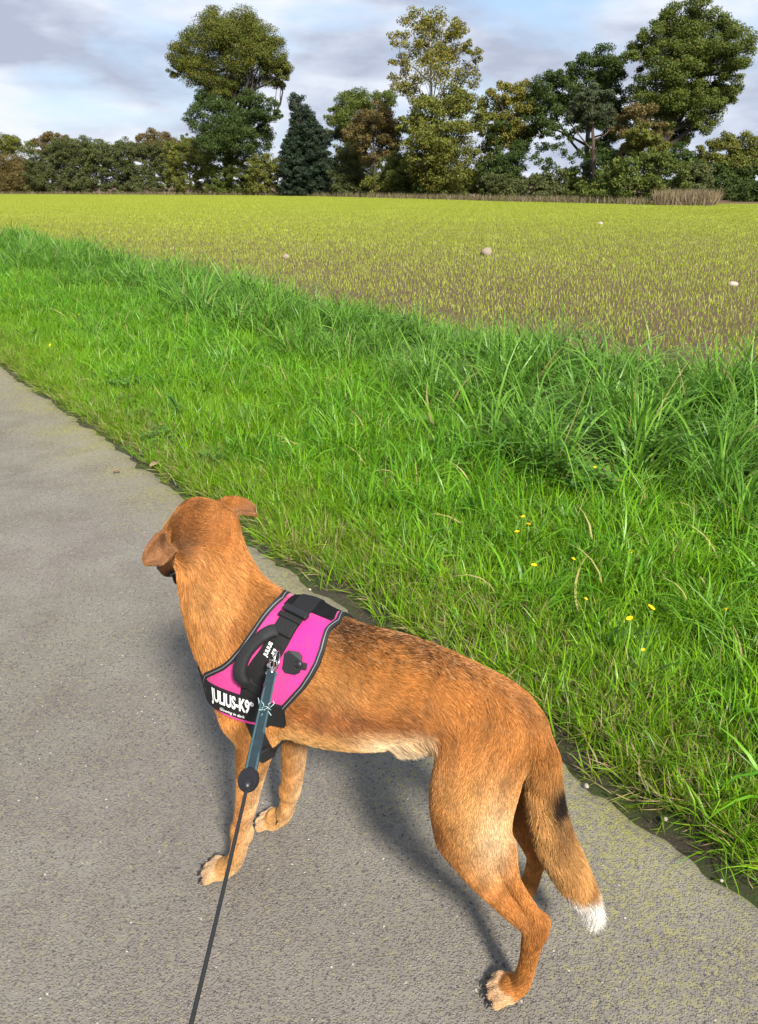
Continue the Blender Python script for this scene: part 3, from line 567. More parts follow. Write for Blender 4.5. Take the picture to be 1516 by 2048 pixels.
# chains: name, zone, blend k, points (u, v, z, radius, lateral ratio); each runs the way the hair lies
CHAINS = [
 ('torso', .030, [(.60,0,.560,.080,.80),(.54,0,.542,.114,.74),(.455,0,.528,.136,.73),(.36,0,.526,.126,.78),(.27,0,.540,.110,.80),(.19,0,.548,.091,.84),(.10,0,.540,.072,.90),(.035,0,.522,.050,1.0)]),
 ('torso', .03, [(.50,.028,.635,.026,.8),(.46,.020,.640,.026,.8),(.40,.02,.632,.020,1)]),
 ('torso', .03, [(.50,-.028,.635,.026,.8),(.46,-.020,.640,.026,.8),(.40,-.02,.632,.020,1)]),
 ('neck', .03, [(.668,-.022,.778,.053,1),(.660,-.010,.750,.056,1),(.650,-.004,.722,.059,1),(.634,0,.682,.068,1),(.613,0,.630,.082,.95),(.580,0,.575,.092,.88)]),
 ('neck', .03, [(.625,-.024,.752,.034,1),(.598,-.012,.708,.037,1),(.560,-.004,.678,.036,1),(.530,-.002,.664,.032,1)]),
 ('neck', .015, [(.548,-.004,.676,.025,1),(.520,-.004,.677,.020,1)]),
 # near hind leg
 ('leg', .025, [(.085,.042,.525,.052,.8),(.098,.070,.460,.063,.72),(.105,.092,.395,.055,.72),(.103,.103,.345,.040,.8)]),
 ('leg', .022, [(.050,.036,.520,.042,.9),(.057,.058,.460,.045,.75),(.062,.078,.400,.043,.7),(.058,.094,.350,.042,.7)]),
 ('leg', .02, [(.095,.104,.345,.040,.85),(.068,.108,.300,.036,.85),(.020,.112,.245,.0225,.9),(-.028,.115,.208,.016,1)]),
 ('leg', .007, [(.030,.100,.350,.026,.7),(.002,.107,.285,.0125,.9),(-.045,.114,.226,.0105,1)]),
 ('leg', .010, [(-.052,.115,.219,.0165,1),(-.046,.115,.196,.0205,1),(-.041,.114,.165,.0175,1),(-.038,.112,.115,.0145,1),(-.033,.110,.070,.0150,1),(-.026,.110,.040,.0165,1.1),(-.010,.111,.028,.017,1.3)]),
 # far hind leg
 ('leg', .025, [(.085,-.042,.525,.052,.8),(.095,-.068,.460,.062,.72),(.100,-.083,.395,.052,.72),(.103,-.09,.345,.038,.8)]),
 ('leg', .022, [(.048,-.036,.520,.040,.9),(.052,-.058,.460,.046,.75),(.058,-.074,.400,.044,.7),(.058,-.082,.345,.040,.7)]),
 ('leg', .02, [(.095,-.09,.345,.038,.85),(.066,-.088,.296,.032,.85),(.024,-.078,.236,.025,.9),(-.008,-.066,.188,.018,1)]),
 ('leg', .012, [(.036,-.09,.345,.024,.7),(.014,-.08,.27,.015,.9),(-.020,-.067,.204,.011,1)]),
 ('leg', .010, [(-.024,-.066,.196,.0165,1),(-.018,-.068,.176,.0205,1),(-.010,-.079,.135,.0165,1),(-.003,-.092,.075,.016,1),(.006,-.102,.040,.0175,1.1),(.022,-.104,.028,.018,1.3)]),
 # near foreleg
 ('leg', .03, [(.46,.045,.620,.034,.8),(.51,.064,.560,.048,.6),(.570,.066,.500,.042,.75),(.552,.078,.450,.044,.75)]),
 ('leg', .022, [(.508,.078,.470,.046,.6),(.514,.086,.415,.037,.8),(.528,.086,.365,.0325,.85),(.541,.084,.300,.0255,.9),(.555,.082,.235,.0205,.95),(.570,.078,.180,.0185,1),(.577,.078,.150,.018,1)]),
 ('leg', .010, [(.577,.078,.160,.0185,1),(.582,.077,.120,.017,1),(.592,.076,.080,.016,1),(.606,.076,.050,.0175,1.15),(.624,.077,.032,.019,1.3)]),
 # far foreleg
 ('leg', .03, [(.46,-.045,.620,.034,.8),(.50,-.062,.560,.048,.6),(.555,-.066,.500,.042,.75),(.545,-.070,.450,.042,.75)]),
 ('leg', .022, [(.500,-.070,.460,.044,.6),(.512,-.074,.400,.038,.8),(.520,-.075,.330,.032,.85),(.528,-.077,.250,.0270,.9),(.538,-.079,.170,.0225,.95),(.546,-.080,.135,.0205,1)]),
 ('leg', .010, [(.546,-.080,.140,.0210,1),(.552,-.082,.105,.0175,1),(.562,-.084,.070,.0175,1),(.574,-.086,.045,.0185,1.15),(.594,-.087,.032,.020,1.3)]),
 # tail
 ('tail', .016, [(.050,0,.545,.032,1),(.014,.004,.520,.030,1),(-.008,.006,.480,.027,1),(-.018,.006,.430,.0265,1),(-.030,.004,.360,.029,1),(-.052,.002,.292,.031,1),(-.082,0,.235,.0285,1),(-.108,0,.192,.023,1),(-.124,0,.163,.014,1),(-.132,0,.148,.006,1)]),
]
def spline(P, n=5):
    P = np.array(P, float)
    if len(P) < 3: return P
    Q = np.vstack([2*P[0]-P[1], P, 2*P[-1]-P[-2]]); out = []
    for i in range(1, len(Q)-2):
        for t in np.arange(n)/n:
            a, b, c, d = Q[i-1], Q[i], Q[i+1], Q[i+2]
            out.append(.5*(2*b + (c-a)*t + (2*a-5*b+4*c-d)*t*t + (3*b-a-3*c+d)*t**3))
    out.append(P[-1]); return np.array(out)
# head: skull at HC looking along HD (local coordinates)
HC = np.array([.677, -.026, .785])
def _n(v): v = np.asarray(v, float); return v/np.linalg.norm(v)
HD = _n([.84, -.16, -.60])                       # where the nose points (local u, v, z)
HR = _n(np.cross([0, 0, 1.], HD)); HR = _n(HR + np.array([0,0,.10])); HR = _n(HR - HD*(HR@HD)) # to the dog's left
HU = np.cross(HD, HR)
def hp(f, r, u): return HC + f*HD + r*HR + u*HU
def hc(f, r, u, rad, w=1): p = hp(f, r, u); return (p[0], p[1], p[2], rad, w)
CHAINS += [
 ('head', .03, [hc(.048,0,-.004,.044), hc(.005,0,.002,.054), hc(-.030,0,-.008,.050)]),
 ('head', .02, [hc(.145,0,-.030,.019), hc(.10,0,-.024,.026), hc(.055,0,-.014,.036)]),
 ('head', .02, [hc(.03,.034,-.028,.026), hc(-.01,.038,-.026,.030)]),
 ('head', .02, [hc(.03,-.034,-.028,.026), hc(-.01,-.038,-.026,.030)]),
 ('head', .012, [hc(.130,0,-.062,.0115), hc(.085,0,-.058,.017), hc(.03,0,-.046,.026)]),
 ('head', .014, [hc(.02,0,.052,.008), hc(-.02,0,.046,.011), hc(-.050,0,.022,.012)]),
 ('head', .012, [hc(.064,.026,.022,.013), hc(.040,.030,.026,.014)]),
 ('head', .012, [hc(.064,-.026,.022,.013), hc(.040,-.030,.026,.014)]),
]
def paw(u0, v0, ang, rev=1.0, z0=0.0, s=1.0):
    """four toes: returns chains and claw places"""
    ch, cl = [], []
    ca, sa = math.cos(ang), math.sin(ang)
    for i, (dv, ln, sp) in enumerate([(-.0225, .030, -.30), (-.0085, .040, -.08), (.0085, .040, .08), (.0225, .030, .30)]):
        def P(a, b, z): return (u0 + (a*ca - b*sa)*s, v0 + (a*sa + b*ca)*s, z0 + z*s)
        b = dv
        k = P(0, b*.8, .032); m = P(ln*.62, b + sp*ln*.5, .027); e = P(ln*1.0, b + sp*ln*.8, .0155); c = P(ln*1.25, b + sp*ln*1.0, .013)
        ch.append(('paw', .006, [k + (.0125*s, 1), m + (.0125*s, 1), e + (.0115*s, 1)]))
        cl.append((e, c))
    ch.append(('paw', .010, [(u0-.006*s, v0, z0+.017, .016*s, 1.5), (u0+.012*s*ca, v0+.012*s*sa, z0+.014, .013*s, 1.5)]))
    return ch, cl
CLAWS = []
for args in [(-.010,.111,.28),(.637,.078,.22),(.600,-.089,.0),(.028,-.105,.0)]:
    c_, l_ = paw(*args, s=.82); CHAINS += c_; CLAWS += l_
CLAWS += [((.602,.060,.066),(.612,.054,.052)), ((.566,-.066,.060),(.576,-.059,.048))]     # dewclaws
CHAINS += [('leg', .006, [(.587,.061,.085,.010,1),(.600,.061,.068,.009,1)]), ('leg', .006, [(.551,-.068,.08,.010,1),(.564,-.066,.062,.009,1)]),
           ('leg', .010, [(.566,.072,.150,.014,1),(.563,.076,.140,.009,1)])]

VOX = .0036
LO = np.array([-.19, -.20, -.004]); HI = np.array([.86, .20, .93])
NV = np.ceil((HI-LO)/VOX).astype(int)
FLD = np.full(NV, .06, np.float32)
def _axes(i0, i1): return [(LO[k] + VOX*np.arange(i0[k], i1[k])).astype(np.float32) for k in range(3)]
def _box(lo, hi, pad):
    i0 = np.clip(np.floor((lo-pad-LO)/VOX).astype(int), 0, NV); i1 = np.clip(np.ceil((hi+pad-LO)/VOX).astype(int)+1, 0, NV)
    return i0, i1
def smin(a, b, k):
    h = np.maximum(k-np.abs(a-b), 0)/k
    return np.minimum(a, b) - h*h*k*.25
def blend(i0, i1, d, k):
    sl = tuple(slice(a, b) for a, b in zip(i0, i1)); FLD[sl] = smin(FLD[sl], d, k)
for zone, k, pts in CHAINS:
    P = spline(pts) if zone != 'paw' else np.array(pts, float)
    if P.shape[1] == 4: P = np.hstack([P, np.ones((len(P), 1))])
    rw = P[:, 3]*np.maximum(1, P[:, 4]); i0, i1 = _box((P[:, :3]-rw[:, None]).min(0), (P[:, :3]+rw[:, None]).max(0), .045)
    D = np.full(i1-i0, .06, np.float32)
    for a, b in zip(P[:-1], P[1:]):
        pad = max(a[3]*max(1, a[4]), b[3]*max(1, b[4])) + .045
        j0, j1 = _box(np.minimum(a[:3], b[:3]), np.maximum(a[:3], b[:3]), pad); j0 = np.maximum(j0, i0); j1 = np.minimum(j1, i1)
        if (j1 <= j0).any(): continue
        X, Y, Z = _axes(j0, j1); X = X[:, None, None]; Y = Y[None, :, None]; Z = Z[None, None, :]
        ab = b[:3]-a[:3]; L2 = max(ab@ab, 1e-9)
        t = np.clip(((X-a[0])*ab[0] + (Y-a[1])*ab[1] + (Z-a[2])*ab[2])/L2, 0, 1)
        w = a[4] + (b[4]-a[4])*t; r = a[3] + (b[3]-a[3])*t
        qx = X-(a[0]+ab[0]*t); qy = (Y-(a[1]+ab[1]*t))/w; qz = Z-(a[2]+ab[2]*t)
        d = (np.sqrt(qx*qx + qy*qy + qz*qz) - r)*np.minimum(1, w)
        sl = tuple(slice(p, q) for p, q in zip(j0-i0, j1-i0)); D[sl] = np.minimum(D[sl], d)
    blend(i0, i1, D, k)
# ears: bent sheets of triangles with thickness
def tri_dist(P, a, b, c):
    ab, ac, ap = b-a, c-a, P-a
    n = np.cross(ab, ac); nn = n@n
    u_ = np.einsum('...i,i', np.cross(ap, ac), n)/nn; v_ = np.einsum('...i,i', np.cross(ab, ap), n)/nn
    inside = (u_ >= 0) & (v_ >= 0) & (u_+v_ <= 1)
    dp = np.abs(ap@n)/math.sqrt(nn)
    def seg(p, q):
        pq = q-p; t = np.clip(((P-p)@pq)/(pq@pq), 0, 1); return np.linalg.norm(P-p-t[..., None]*pq, axis=-1)
    return np.where(inside, dp, np.minimum(np.minimum(seg(a, b), seg(b, c)), seg(c, a)))
def ear(rows, th):
    V = np.array([q for r in rows for q in r]); n = len(rows[0])
    i0, i1 = _box(V.min(0), V.max(0), .03)
    X, Y, Z = np.meshgrid(*_axes(i0, i1), indexing='ij'); P = np.stack([X, Y, Z], -1)
    D = np.full(X.shape, 1e3)
    for i in range(len(rows)-1):
        for j in range(n-1):
            a, b, c, d = [np.array(q) for q in (rows[i][j], rows[i][j+1], rows[i+1][j+1], rows[i+1][j])]
            D = np.minimum(D, np.minimum(tri_dist(P, a, b, c), tri_dist(P, a, c, d)))
    blend(i0, i1, (D-th).astype(np.float32), .008)
def ear_rows(s, cols):
    # f forward along the nose, r to the side, u up: a soft flap standing out sideways, its lower edge hanging
    R = [[(f0, r, a), (f0+.008, r+.002, a*.62+b*.38), (f0+.010, r+.002, a*.25+b*.75), (f0, r-.004, b)] for r, f0, a, b in cols]
    return [[hp(f, s*r, u) for f, r, u in row] for row in R]
ear(ear_rows(1, [(.040,.022,.012,-.010),(.062,.016,.018,-.012),(.084,-.002,.020,-.020),(.104,-.012,.016,-.030),(.124,-.010,.006,-.034),(.137,-.004,-.006,-.028)]), .0040)
ear(ear_rows(-1, [(.036,-.010,.026,-.010),(.056,-.012,.036,-.010),(.080,-.010,.042,.000),(.108,-.006,.038,.004),(.138,.000,.026,-.004),(.156,.006,.010,-.010)]), .0040)

def surface_nets(F):
    S = F < 0
    nx, ny, nz = F.shape
    c = [(i, j, k) for i in (0, 1) for j in (0, 1) for k in (0, 1)]
    cnt = sum(S[i:nx-1+i, j:ny-1+j, k:nz-1+k].astype(np.int8) for i, j, k in c)
    act = (cnt > 0) & (cnt < 8)
    idx = np.argwhere(act); vid = np.full(act.shape, -1, np.int64); vid[act] = np.arange(len(idx))
    acc = np.zeros((len(idx), 3)); num = np.zeros(len(idx))
    for a in c:
        for ax in range(3):
            if a[ax]: continue
            b = list(a); b[ax] = 1
            fa = F[idx[:, 0]+a[0], idx[:, 1]+a[1], idx[:, 2]+a[2]]; fb = F[idx[:, 0]+b[0], idx[:, 1]+b[1], idx[:, 2]+b[2]]
            m = (fa < 0) != (fb < 0); t = np.where(m, fa/np.where(m, fa-fb, 1), 0)
            p = np.tile(np.array(a, float), (len(idx), 1)); p[:, ax] += t
            acc[m] += p[m]; num += m
    V = LO + VOX*(idx + acc/num[:, None])
    quads = []
    for ax in range(3):
        o1, o2 = [(1, 2), (2, 0), (0, 1)][ax]
        sl0 = [slice(1, -1)]*3; sl1 = [slice(1, -1)]*3; sl0[ax] = slice(0, -1); sl1[ax] = slice(1, None)
        A, B = S[tuple(sl0)], S[tuple(sl1)]
        e = np.argwhere(A != B); inside = A[tuple(e.T)]
        off = np.ones(3, int); off[ax] = 0; e = e + off
        def g(d1, d2):
            q = e.copy(); q[:, o1] -= d1; q[:, o2] -= d2; return vid[tuple(q.T)]
        q = np.stack([g(1, 1), g(0, 1), g(0, 0), g(1, 0)], 1)
        q[~inside] = q[~inside][:, ::-1]; quads.append(q)
    return V, np.concatenate(quads)
BV, BQ = surface_nets(FLD)
# light smoothing of the net, then vertex normals
def smooth(V, Q, n=2, lam=.5):
    E = np.concatenate([Q[:, [0, 1]], Q[:, [1, 2]], Q[:, [2, 3]], Q[:, [3, 0]]])
    for _ in range(n):
        S_ = np.zeros_like(V); C_ = np.zeros(len(V))
        for a, b in ((0, 1), (1, 0)):
            for k in range(3): S_[:, k] += np.bincount(E[:, a], V[E[:, b], k], len(V))
            C_ += np.bincount(E[:, a], minlength=len(V))
        V = V + lam*(S_/np.maximum(C_, 1)[:, None]-V)
    return V
BV = smooth(BV, BQ, 3)
def vnormals(V, Q):
    n = np.cross(V[Q[:, 2]]-V[Q[:, 0]], V[Q[:, 3]]-V[Q[:, 1]]); N = np.zeros_like(V)
    for j in range(4):
        for k in range(3): N[:, k] += np.bincount(Q[:, j], n[:, k], len(V))
    return N/np.maximum(np.linalg.norm(N, axis=1), 1e-12)[:, None]
BN = vnormals(BV, BQ)
# nearest chain per vertex: gives the lie of the hair and the zone
ZN = {'torso': 0, 'neck': 1, 'head': 2, 'leg': 3, 'paw': 4, 'tail': 5}
bd = np.full(len(BV), 1e3); FLOW = np.zeros_like(BV); ZONE = np.zeros(len(BV), int); WS = np.full(len(BV), 1e-9)
for zone, k, pts in CHAINS:
    P = np.array([tuple(q)+(1,)*(5-len(q)) for q in pts], float); sd = np.full(len(BV), 1e3); sf = np.zeros_like(BV)
    for a, b in zip(P[:-1], P[1:]):
        ab = b[:3]-a[:3]; t = np.clip(((BV-a[:3])@ab)/max(ab@ab, 1e-9), 0, 1)
        q = BV-a[:3]-t[:, None]*ab; q[:, 1] /= (a[4]+(b[4]-a[4])*t); d = np.linalg.norm(q, axis=1)-(a[3]+(b[3]-a[3])*t)
        m = d < sd; sd[m] = d[m]; sf[m] = _n(ab)
    if zone in ('torso',): sf = sf + np.array([0, 0, -.35])
    w = np.exp(-np.maximum(sd, 0)/.008); FLOW += w[:, None]*sf; WS += w
    m = sd < bd; bd[m] = sd[m]; ZONE[m] = ZN[zone]
FLOW /= WS[:, None]
_E = np.concatenate([BQ[:, [0, 1]], BQ[:, [1, 2]], BQ[:, [2, 3]], BQ[:, [3, 0]]])
def vsmooth(A, n):
    A = np.array(A, float); one = A.ndim == 1; A = A[:, None] if one else A; c = np.bincount(_E[:, 0], minlength=len(A))+np.bincount(_E[:, 1], minlength=len(A))
    for _ in range(n):
        s_ = np.stack([np.bincount(_E[:, 0], A[_E[:, 1], k], len(A))+np.bincount(_E[:, 1], A[_E[:, 0], k], len(A)) for k in range(A.shape[1])], 1); A = .3*A+.7*s_/np.maximum(c, 1)[:, None]
    return A[:, 0] if one else A
FLOW = vsmooth(FLOW, 12)
# ---------------------------------------------------------------- dog: coat colours, fur, claws, eyes
def g3(p, c, s): return np.exp(-(((p-np.array(c))/np.array(s))**2).sum(-1))
def coat(p, n, zone):
    """real coat colours over the body, local coordinates"""
    u, v, z = p[:, 0], p[:, 1], p[:, 2]; av = np.abs(v)
    sc = lambda *c: np.array(c)
    red = sc(.410, .162, .038); dark = sc(.115, .050, .024); tan = sc(.60, .335, .120); cream = sc(.72, .54, .33); brown = sc(.26, .092, .026); white = sc(.86, .82, .75)
    C = np.tile(red, (len(p), 1))
    def mixin(c, w):
        nonlocal C; w = np.clip(w, 0, 1)[:, None]; C = C*(1-w)+c*w
    nz = fbm(u*14+3, (z+v)*14, 4, 5); nf = fbm(u*60, (z+v*1.7)*34, 3, 9)
    body = (zone == 0) | (zone == 3)
    # flank: browner band low on the ribs, lighter above
    mixin(brown, body*g3(p, (.33, .08, .515), (.16, .10, .045))*1.3)
    mixin(brown, body*g3(p, (.21, .07, .50), (.045, .10, .06))*.9)
    mixin(tan, body*g3(p, (.36, .09, .585), (.10, .10, .035))*.30)
    # saddle: dark tipped hair along the spine
    spine = np.clip((n[:, 2]-.76)/.22, 0, 1)*np.clip((z-.55)/.06, 0, 1)*(u < .45)
    mixin(dark, spine*(.10+.95*np.clip((nz-.40)*3, 0, 1))*(.45+.40*np.clip((u-.10)/.1, 0, 1)))
    mixin(dark, body*g3(p, (.37, 0, .65), (.05, .07, .03))*.75)
    mixin(dark, body*g3(p, (.035, .0, .585), (.04, .030, .03))*.35)
    # belly and inner sides
    und = np.clip((-n[:, 2]-.10)/.5, 0, 1)*(z > .36)
    mixin(tan, und*.9); mixin(cream, und*np.clip((.32-u)/.12, 0, 1)*(u > .1)*.9)
    mixin(cream, body*np.clip(1.5*g3(p, (.250, .06, .455), (.060, .09, .032)), 0, 1))
    mixin(tan, g3(p, (.43, .09, .44), (.10, .05, .035))*.55)
    # hind legs
    hl = (zone == 3) & (u < .3)
    mixin(tan, hl*g3(p, (.06, .11, .40), (.045, .09, .085))*.95); mixin(cream, hl*g3(p, (.040, .12, .385), (.030, .05, .075))*.75)
    mixin(tan, hl*g3(p, (.10, .10, .44), (.06, .09, .05))*.45)
    mixin(brown, hl*g3(p, (.128, .12, .365), (.022, .05, .028))*.75); mixin(dark, hl*g3(p, (.132, .12, .368), (.010, .04, .012))*.6)
    mixin(red*1.15, hl*np.clip((.31-z)/.05, 0, 1)*.6); mixin(brown, hl*g3(p, (-.045, .11, .20), (.03, .05, .035))*.45)
    # forelegs
    fl = (zone == 3) & (u > .42)
    mixin(sc(.50, .235, .075), fl*np.clip((.42-z)/.10, 0, 1)*.8)
    mixin(tan, fl*np.clip((.20-z)/.14, 0, 1)*.7); mixin(cream, fl*np.clip(-(n[:, 0]), 0, 1)*np.clip((.40-z)/.1, 0, 1)*.45)
    # neck, chest
    nk = (zone == 1) | ((zone == 0) & (u > .5))
    mixin(tan, nk*np.clip((nf-.42)*3.2, 0, 1)*.42); mixin(tan, nk*g3(p, (.61, .07, .68), (.05, .04, .09))*.35)
    mixin(brown, nk*g3(p, (.575, .07, .64), (.05, .05, .020))*.2); mixin(brown, nk*g3(p, (.558, .06, .645), (.035, .06, .022))*.65); mixin(brown, nk*g3(p, (.52, .0, .69), (.03, .05, .02))*.6)
    # head
    q = p-HC; f, r, h = q@HD, q@HR, q@HU
    hd = (zone == 2)
    mixin(sc(.36, .140, .038), hd*.8); mixin(sc(.19, .062, .018), (hd | (zone == 1))*np.exp(-((f-.0)/.030)**2-((r-.008)/.030)**2)*np.clip(h/.03, 0, 1)*.9); mixin(sc(.52, .24, .075), (hd | (zone == 1))*np.exp(-((f+.01)/.03)**2-((r+.038)/.014)**2)*np.clip(h/.02+.5, 0, 1)*.6); mixin(sc(.58, .27, .085), hd*np.exp(-((f-.035)/.03)**2-((np.abs(r)-.035)/.02)**2)*.9)
    mixin(brown*.8, hd*np.exp(-((f+.03)/.03)**2-((np.abs(r)-.052)/.014)**2)*.7)
    muz = hd*np.clip((f-.075)/.03, 0, 1); mixin(sc(.30, .12, .05), muz*.6); mixin(sc(.035, .022, .018), hd*np.clip((f-.06)/.02, 0, 1)*np.clip((-.036-h)/.008, 0, 1)*.97)
    er = hd*(np.abs(r) > .062); mixin(sc(.20, .115, .065), er*np.clip((.030-h)/.02, 0, 1)*(n@HD < 0)*.7); mixin(sc(.09, .036, .014), (hd | (zone == 1))*np.exp(-((np.abs(r)-.054)/.012)**2-((f+.015)/.03)**2-((h+.012)/.03)**2)*.85)
    # paws
    pw = (zone == 4); mixin(sc(.66, .43, .22), pw*.75); mixin(sc(.68, .52, .36), pw*np.clip(n[:, 2], 0, 1)*.45)
    # tail
    tl = (zone == 5); mixin(tan, tl*np.clip((.52-z)/.12, 0, 1)*.75); mixin(brown, tl*np.clip((nf-.45)*3, 0, 1)*.35)
    mixin(sc(.016, .011, .009), tl*np.clip(1.7*np.exp(-((z-.415)/.034)**2-((u+.050)/.017)**2), 0, 1)); mixin(dark, tl*np.exp(-((z-.35)/.04)**2-((u+.062)/.012)**2)*.7)
    mixin(brown, tl*np.exp(-((z-.545)/.03)**2)*.4); mixin(brown, tl*g3(p, (-.12, 0, .18), (.03, .05, .03))*.35)
    mixin(white, tl*np.clip((.210-z+.25*(u+.12))/.014, 0, 1))
    C = C*(.70+.60*nz)[:, None]
    return np.clip(C, .008, .9)
BC = vsmooth(coat(BV, BN, ZONE), 3); _h = np.exp(-((np.linalg.norm(BV-HC-HD*-.03-HU*-.03, axis=1)-.055)/.03)**2)[:, None]; BC = BC*(1-_h)+vsmooth(BC, 40)*_h
VL = vsmooth(np.array([.0145, .019, .010, .0095, .0042, .027])[ZONE], 16); VT = vsmooth(np.array([.26, .32, .24, .22, .26, .40])[ZONE], 16)
m = Mat('dog_skin'); a = m.attr('coat'); m.color(m.mix(1.0, a.outputs['Color'], (.80, .72, .66), 'MULTIPLY')); m.set(Roughness=.8); m.b.inputs['Specular IOR Level'].default_value = .15; SKIN = m.m
m = Mat('dog_fur'); a = m.attr('coat'); m.color(a.outputs['Color']); m.set(Roughness=.55); m.b.inputs['Specular IOR Level'].default_value = .22; FUR = m.m
BW = L2W(BV)
DOG = empty('dog', (float(DOG_O[0]+.3*DOG_F[0]), float(DOG_O[1]+.3*DOG_F[1]), 0))
tag(DOG, 'tan and brown dog with a white tail tip standing on the path, looking away', 'dog')
DOGI = np.array(DOG.location)
me = mesh('body', BW-DOGI, BQ, True); a = me.attributes.new('coat', 'FLOAT_COLOR', 'POINT'); a.data.foreach_set('color', np.concatenate([BC, np.ones((len(BC), 1))], 1).astype(np.float32).ravel())
link('body', me, DOG, [SKIN])
BVH = BVHTree.FromPolygons([Vector(x) for x in BV], [tuple(int(i) for i in q) for q in BQ])     # local coordinates
def _ip(tab): a = np.array(tab); return lambda t: float(np.interp(abs(t), a[:, 0], a[:, 1]))
uf = _ip([(0, .494), (11, .500), (20, .506), (28, .513), (46, .532), (58, .550), (66, .566), (76, .592), (86, .612), (100, .622), (112, .614)])
ur = _ip([(0, .378), (13, .385), (29, .382), (42, .384), (53, .391), (66, .403), (80, .421), (92, .437), (104, .452), (114, .468), (122, .49)])
def make_fur(nst=330000):
    A, B, C, D = (BV[BQ[:, i]] for i in range(4)); ar = .5*np.linalg.norm(np.cross(C-A, D-B), axis=1)
    zq = ZONE[BQ[:, 0]]; pz = np.array([1., 1., 1.7, 1.5, 1.9, 2.4])[zq]; w = ar*pz; w /= w.sum()
    f = rng.choice(len(BQ), nst, p=w); s, t = rng.random(nst)[:, None], rng.random(nst)[:, None]
    def bl(X): X = X[BQ[f]]; return X[:, 0]*(1-s)*(1-t)+X[:, 1]*s*(1-t)+X[:, 2]*s*t+X[:, 3]*(1-s)*t
    P = bl(BV); Nn = bl(BN); Nn /= np.linalg.norm(Nn, axis=1)[:, None]; fl = bl(FLOW); col = bl(BC); zn = ZONE[BQ[f, 0]]
    th_ = np.degrees(np.arctan2(P[:, 1], P[:, 2]-.535)); F0 = np.array([uf(t) for t in range(181)]); R0 = np.array([ur(t) for t in range(181)]); ti = np.abs(th_).astype(int)
    under = (P[:, 0] > R0[ti]+.004) & (P[:, 0] < F0[ti]-.003) & (np.abs(th_) < 118) & (zn != 2) & (P[:, 2] > .44) | (P[:, 2] > .478) & (P[:, 2] < .522) & (P[:, 0] > .46)
    k_ = ~under; P, Nn, fl, col, zn, f, s, t = P[k_], Nn[k_], fl[k_], col[k_], zn[k_], f[k_], s[k_], t[k_]; nst = len(P)
    fl = fl-Nn*(fl*Nn).sum(1)[:, None]; fl /= np.maximum(np.linalg.norm(fl, axis=1), 1e-6)[:, None]
    bt = np.cross(Nn, fl); sw = (fbm(P[:, 0]*22+7, (P[:, 2]+P[:, 1])*22, 3, 33)-.47)*2.0 + rng.normal(0, .16, nst)
    d = fl*np.cos(sw)[:, None]+bt*np.sin(sw)[:, None]
    lift = bl(VT[:, None])[:, 0]*(.6+.8*rng.random(nst))
    L = bl(VL[:, None])[:, 0]*(.65+.6*rng.random(nst))
    bel = (np.abs(P[:, 0]-.205) < .055)*(Nn[:, 2] < -.15)*(P[:, 2] > .38)*(np.abs(P[:, 1]) < .07)*(zn == 0); L = L*(1+.75*bel)
    tip = (zn == 5)*(P[:, 2] < .18); L = L*(1+.15*tip)
    brist = (zn == 2) & (np.linalg.norm(P-HC, axis=1) > .075); L = np.where(brist, .0045, L)
    lift = np.where(brist, .10, lift); d = d+(bel*.8)[:, None]*np.array([-.3, 0, -1.]); d /= np.linalg.norm(d, axis=1)[:, None]
    K = 4; pts = np.zeros((nst, K, 3)); pts[:, 0] = P-Nn*.0005
    for k in range(1, K):
        a = lift*(1.35-.45*k); dd = d*np.cos(a)[:, None]+Nn*np.sin(a)[:, None]; dd[:, 2] -= .05*k; pts[:, k] = pts[:, k-1]+dd*(L/(K-1))[:, None]
    def fld(q):
        g = (q-LO)/VOX; i = np.clip(np.floor(g).astype(int), 0, NV-2); fr = g-i; o = 0
        for a_ in (0, 1):
            for b_ in (0, 1):
                for c_ in (0, 1):
                    o = o+FLD[i[:, 0]+a_, i[:, 1]+b_, i[:, 2]+c_]*np.abs(1-a_-fr[:, 0])*np.abs(1-b_-fr[:, 1])*np.abs(1-c_-fr[:, 2])
        return o
    for k in range(1, K):                        # keep every hair outside the skin
        need = L*lift*(.10+.16*k)+.0004
        for _ in range(3): pts[:, k] += Nn*np.clip(need-fld(pts[:, k]), 0, .004)[:, None]
    pts[..., 2] = np.maximum(pts[..., 2], .001)
    W_ = L2W(pts)-DOGI
    hc = bpy.data.hair_curves.new('fur'); hc.add_curves([K]*nst)
    hc.points.foreach_set('position', W_.astype(np.float32).ravel())
    wd = np.array([.00035, .00037, .00031, .00030, .00030, .00036])[zn]*(.7+.6*rng.random(nst))
    rad = wd[:, None]*np.array([1, .95, .7, .12]); 
    ra = hc.attributes.get('radius') or hc.attributes.new('radius', 'FLOAT', 'POINT'); ra.data.foreach_set('value', rad.astype(np.float32).ravel())
    br = (.62+.76*rng.random(nst)**1.1)*(1+.9*(fbm(P[:, 0]*55, (P[:, 2]+P[:, 1]*1.3)*55, 2, 77)-.5))
    base = col*br[:, None]
    sadd = np.clip((Nn[:, 2]-.62)/.35, 0, 1)*np.clip((P[:, 2]-.58)/.05, 0, 1)*(P[:, 0] < .45)*(zn < 4); dk = (rng.random(nst) < sadd*(.22+.25*np.clip((P[:, 0]-.12)/.1, 0, 1)))
    light = (rng.random(nst) < np.where(zn == 1, .24, .12))*(zn != 5)
    cc = np.repeat(base[:, None, :], K, 1); cc[light] = cc[light]*1.25+np.array([.06, .04, .02])
    cc[dk, 2:] *= .16; cc[dk, 1] *= .5; lt = (rng.random(nst) < sadd*.25) & ~dk; cc[lt, 2:] = cc[lt, 2:]*.4+np.array([.34, .21, .11])
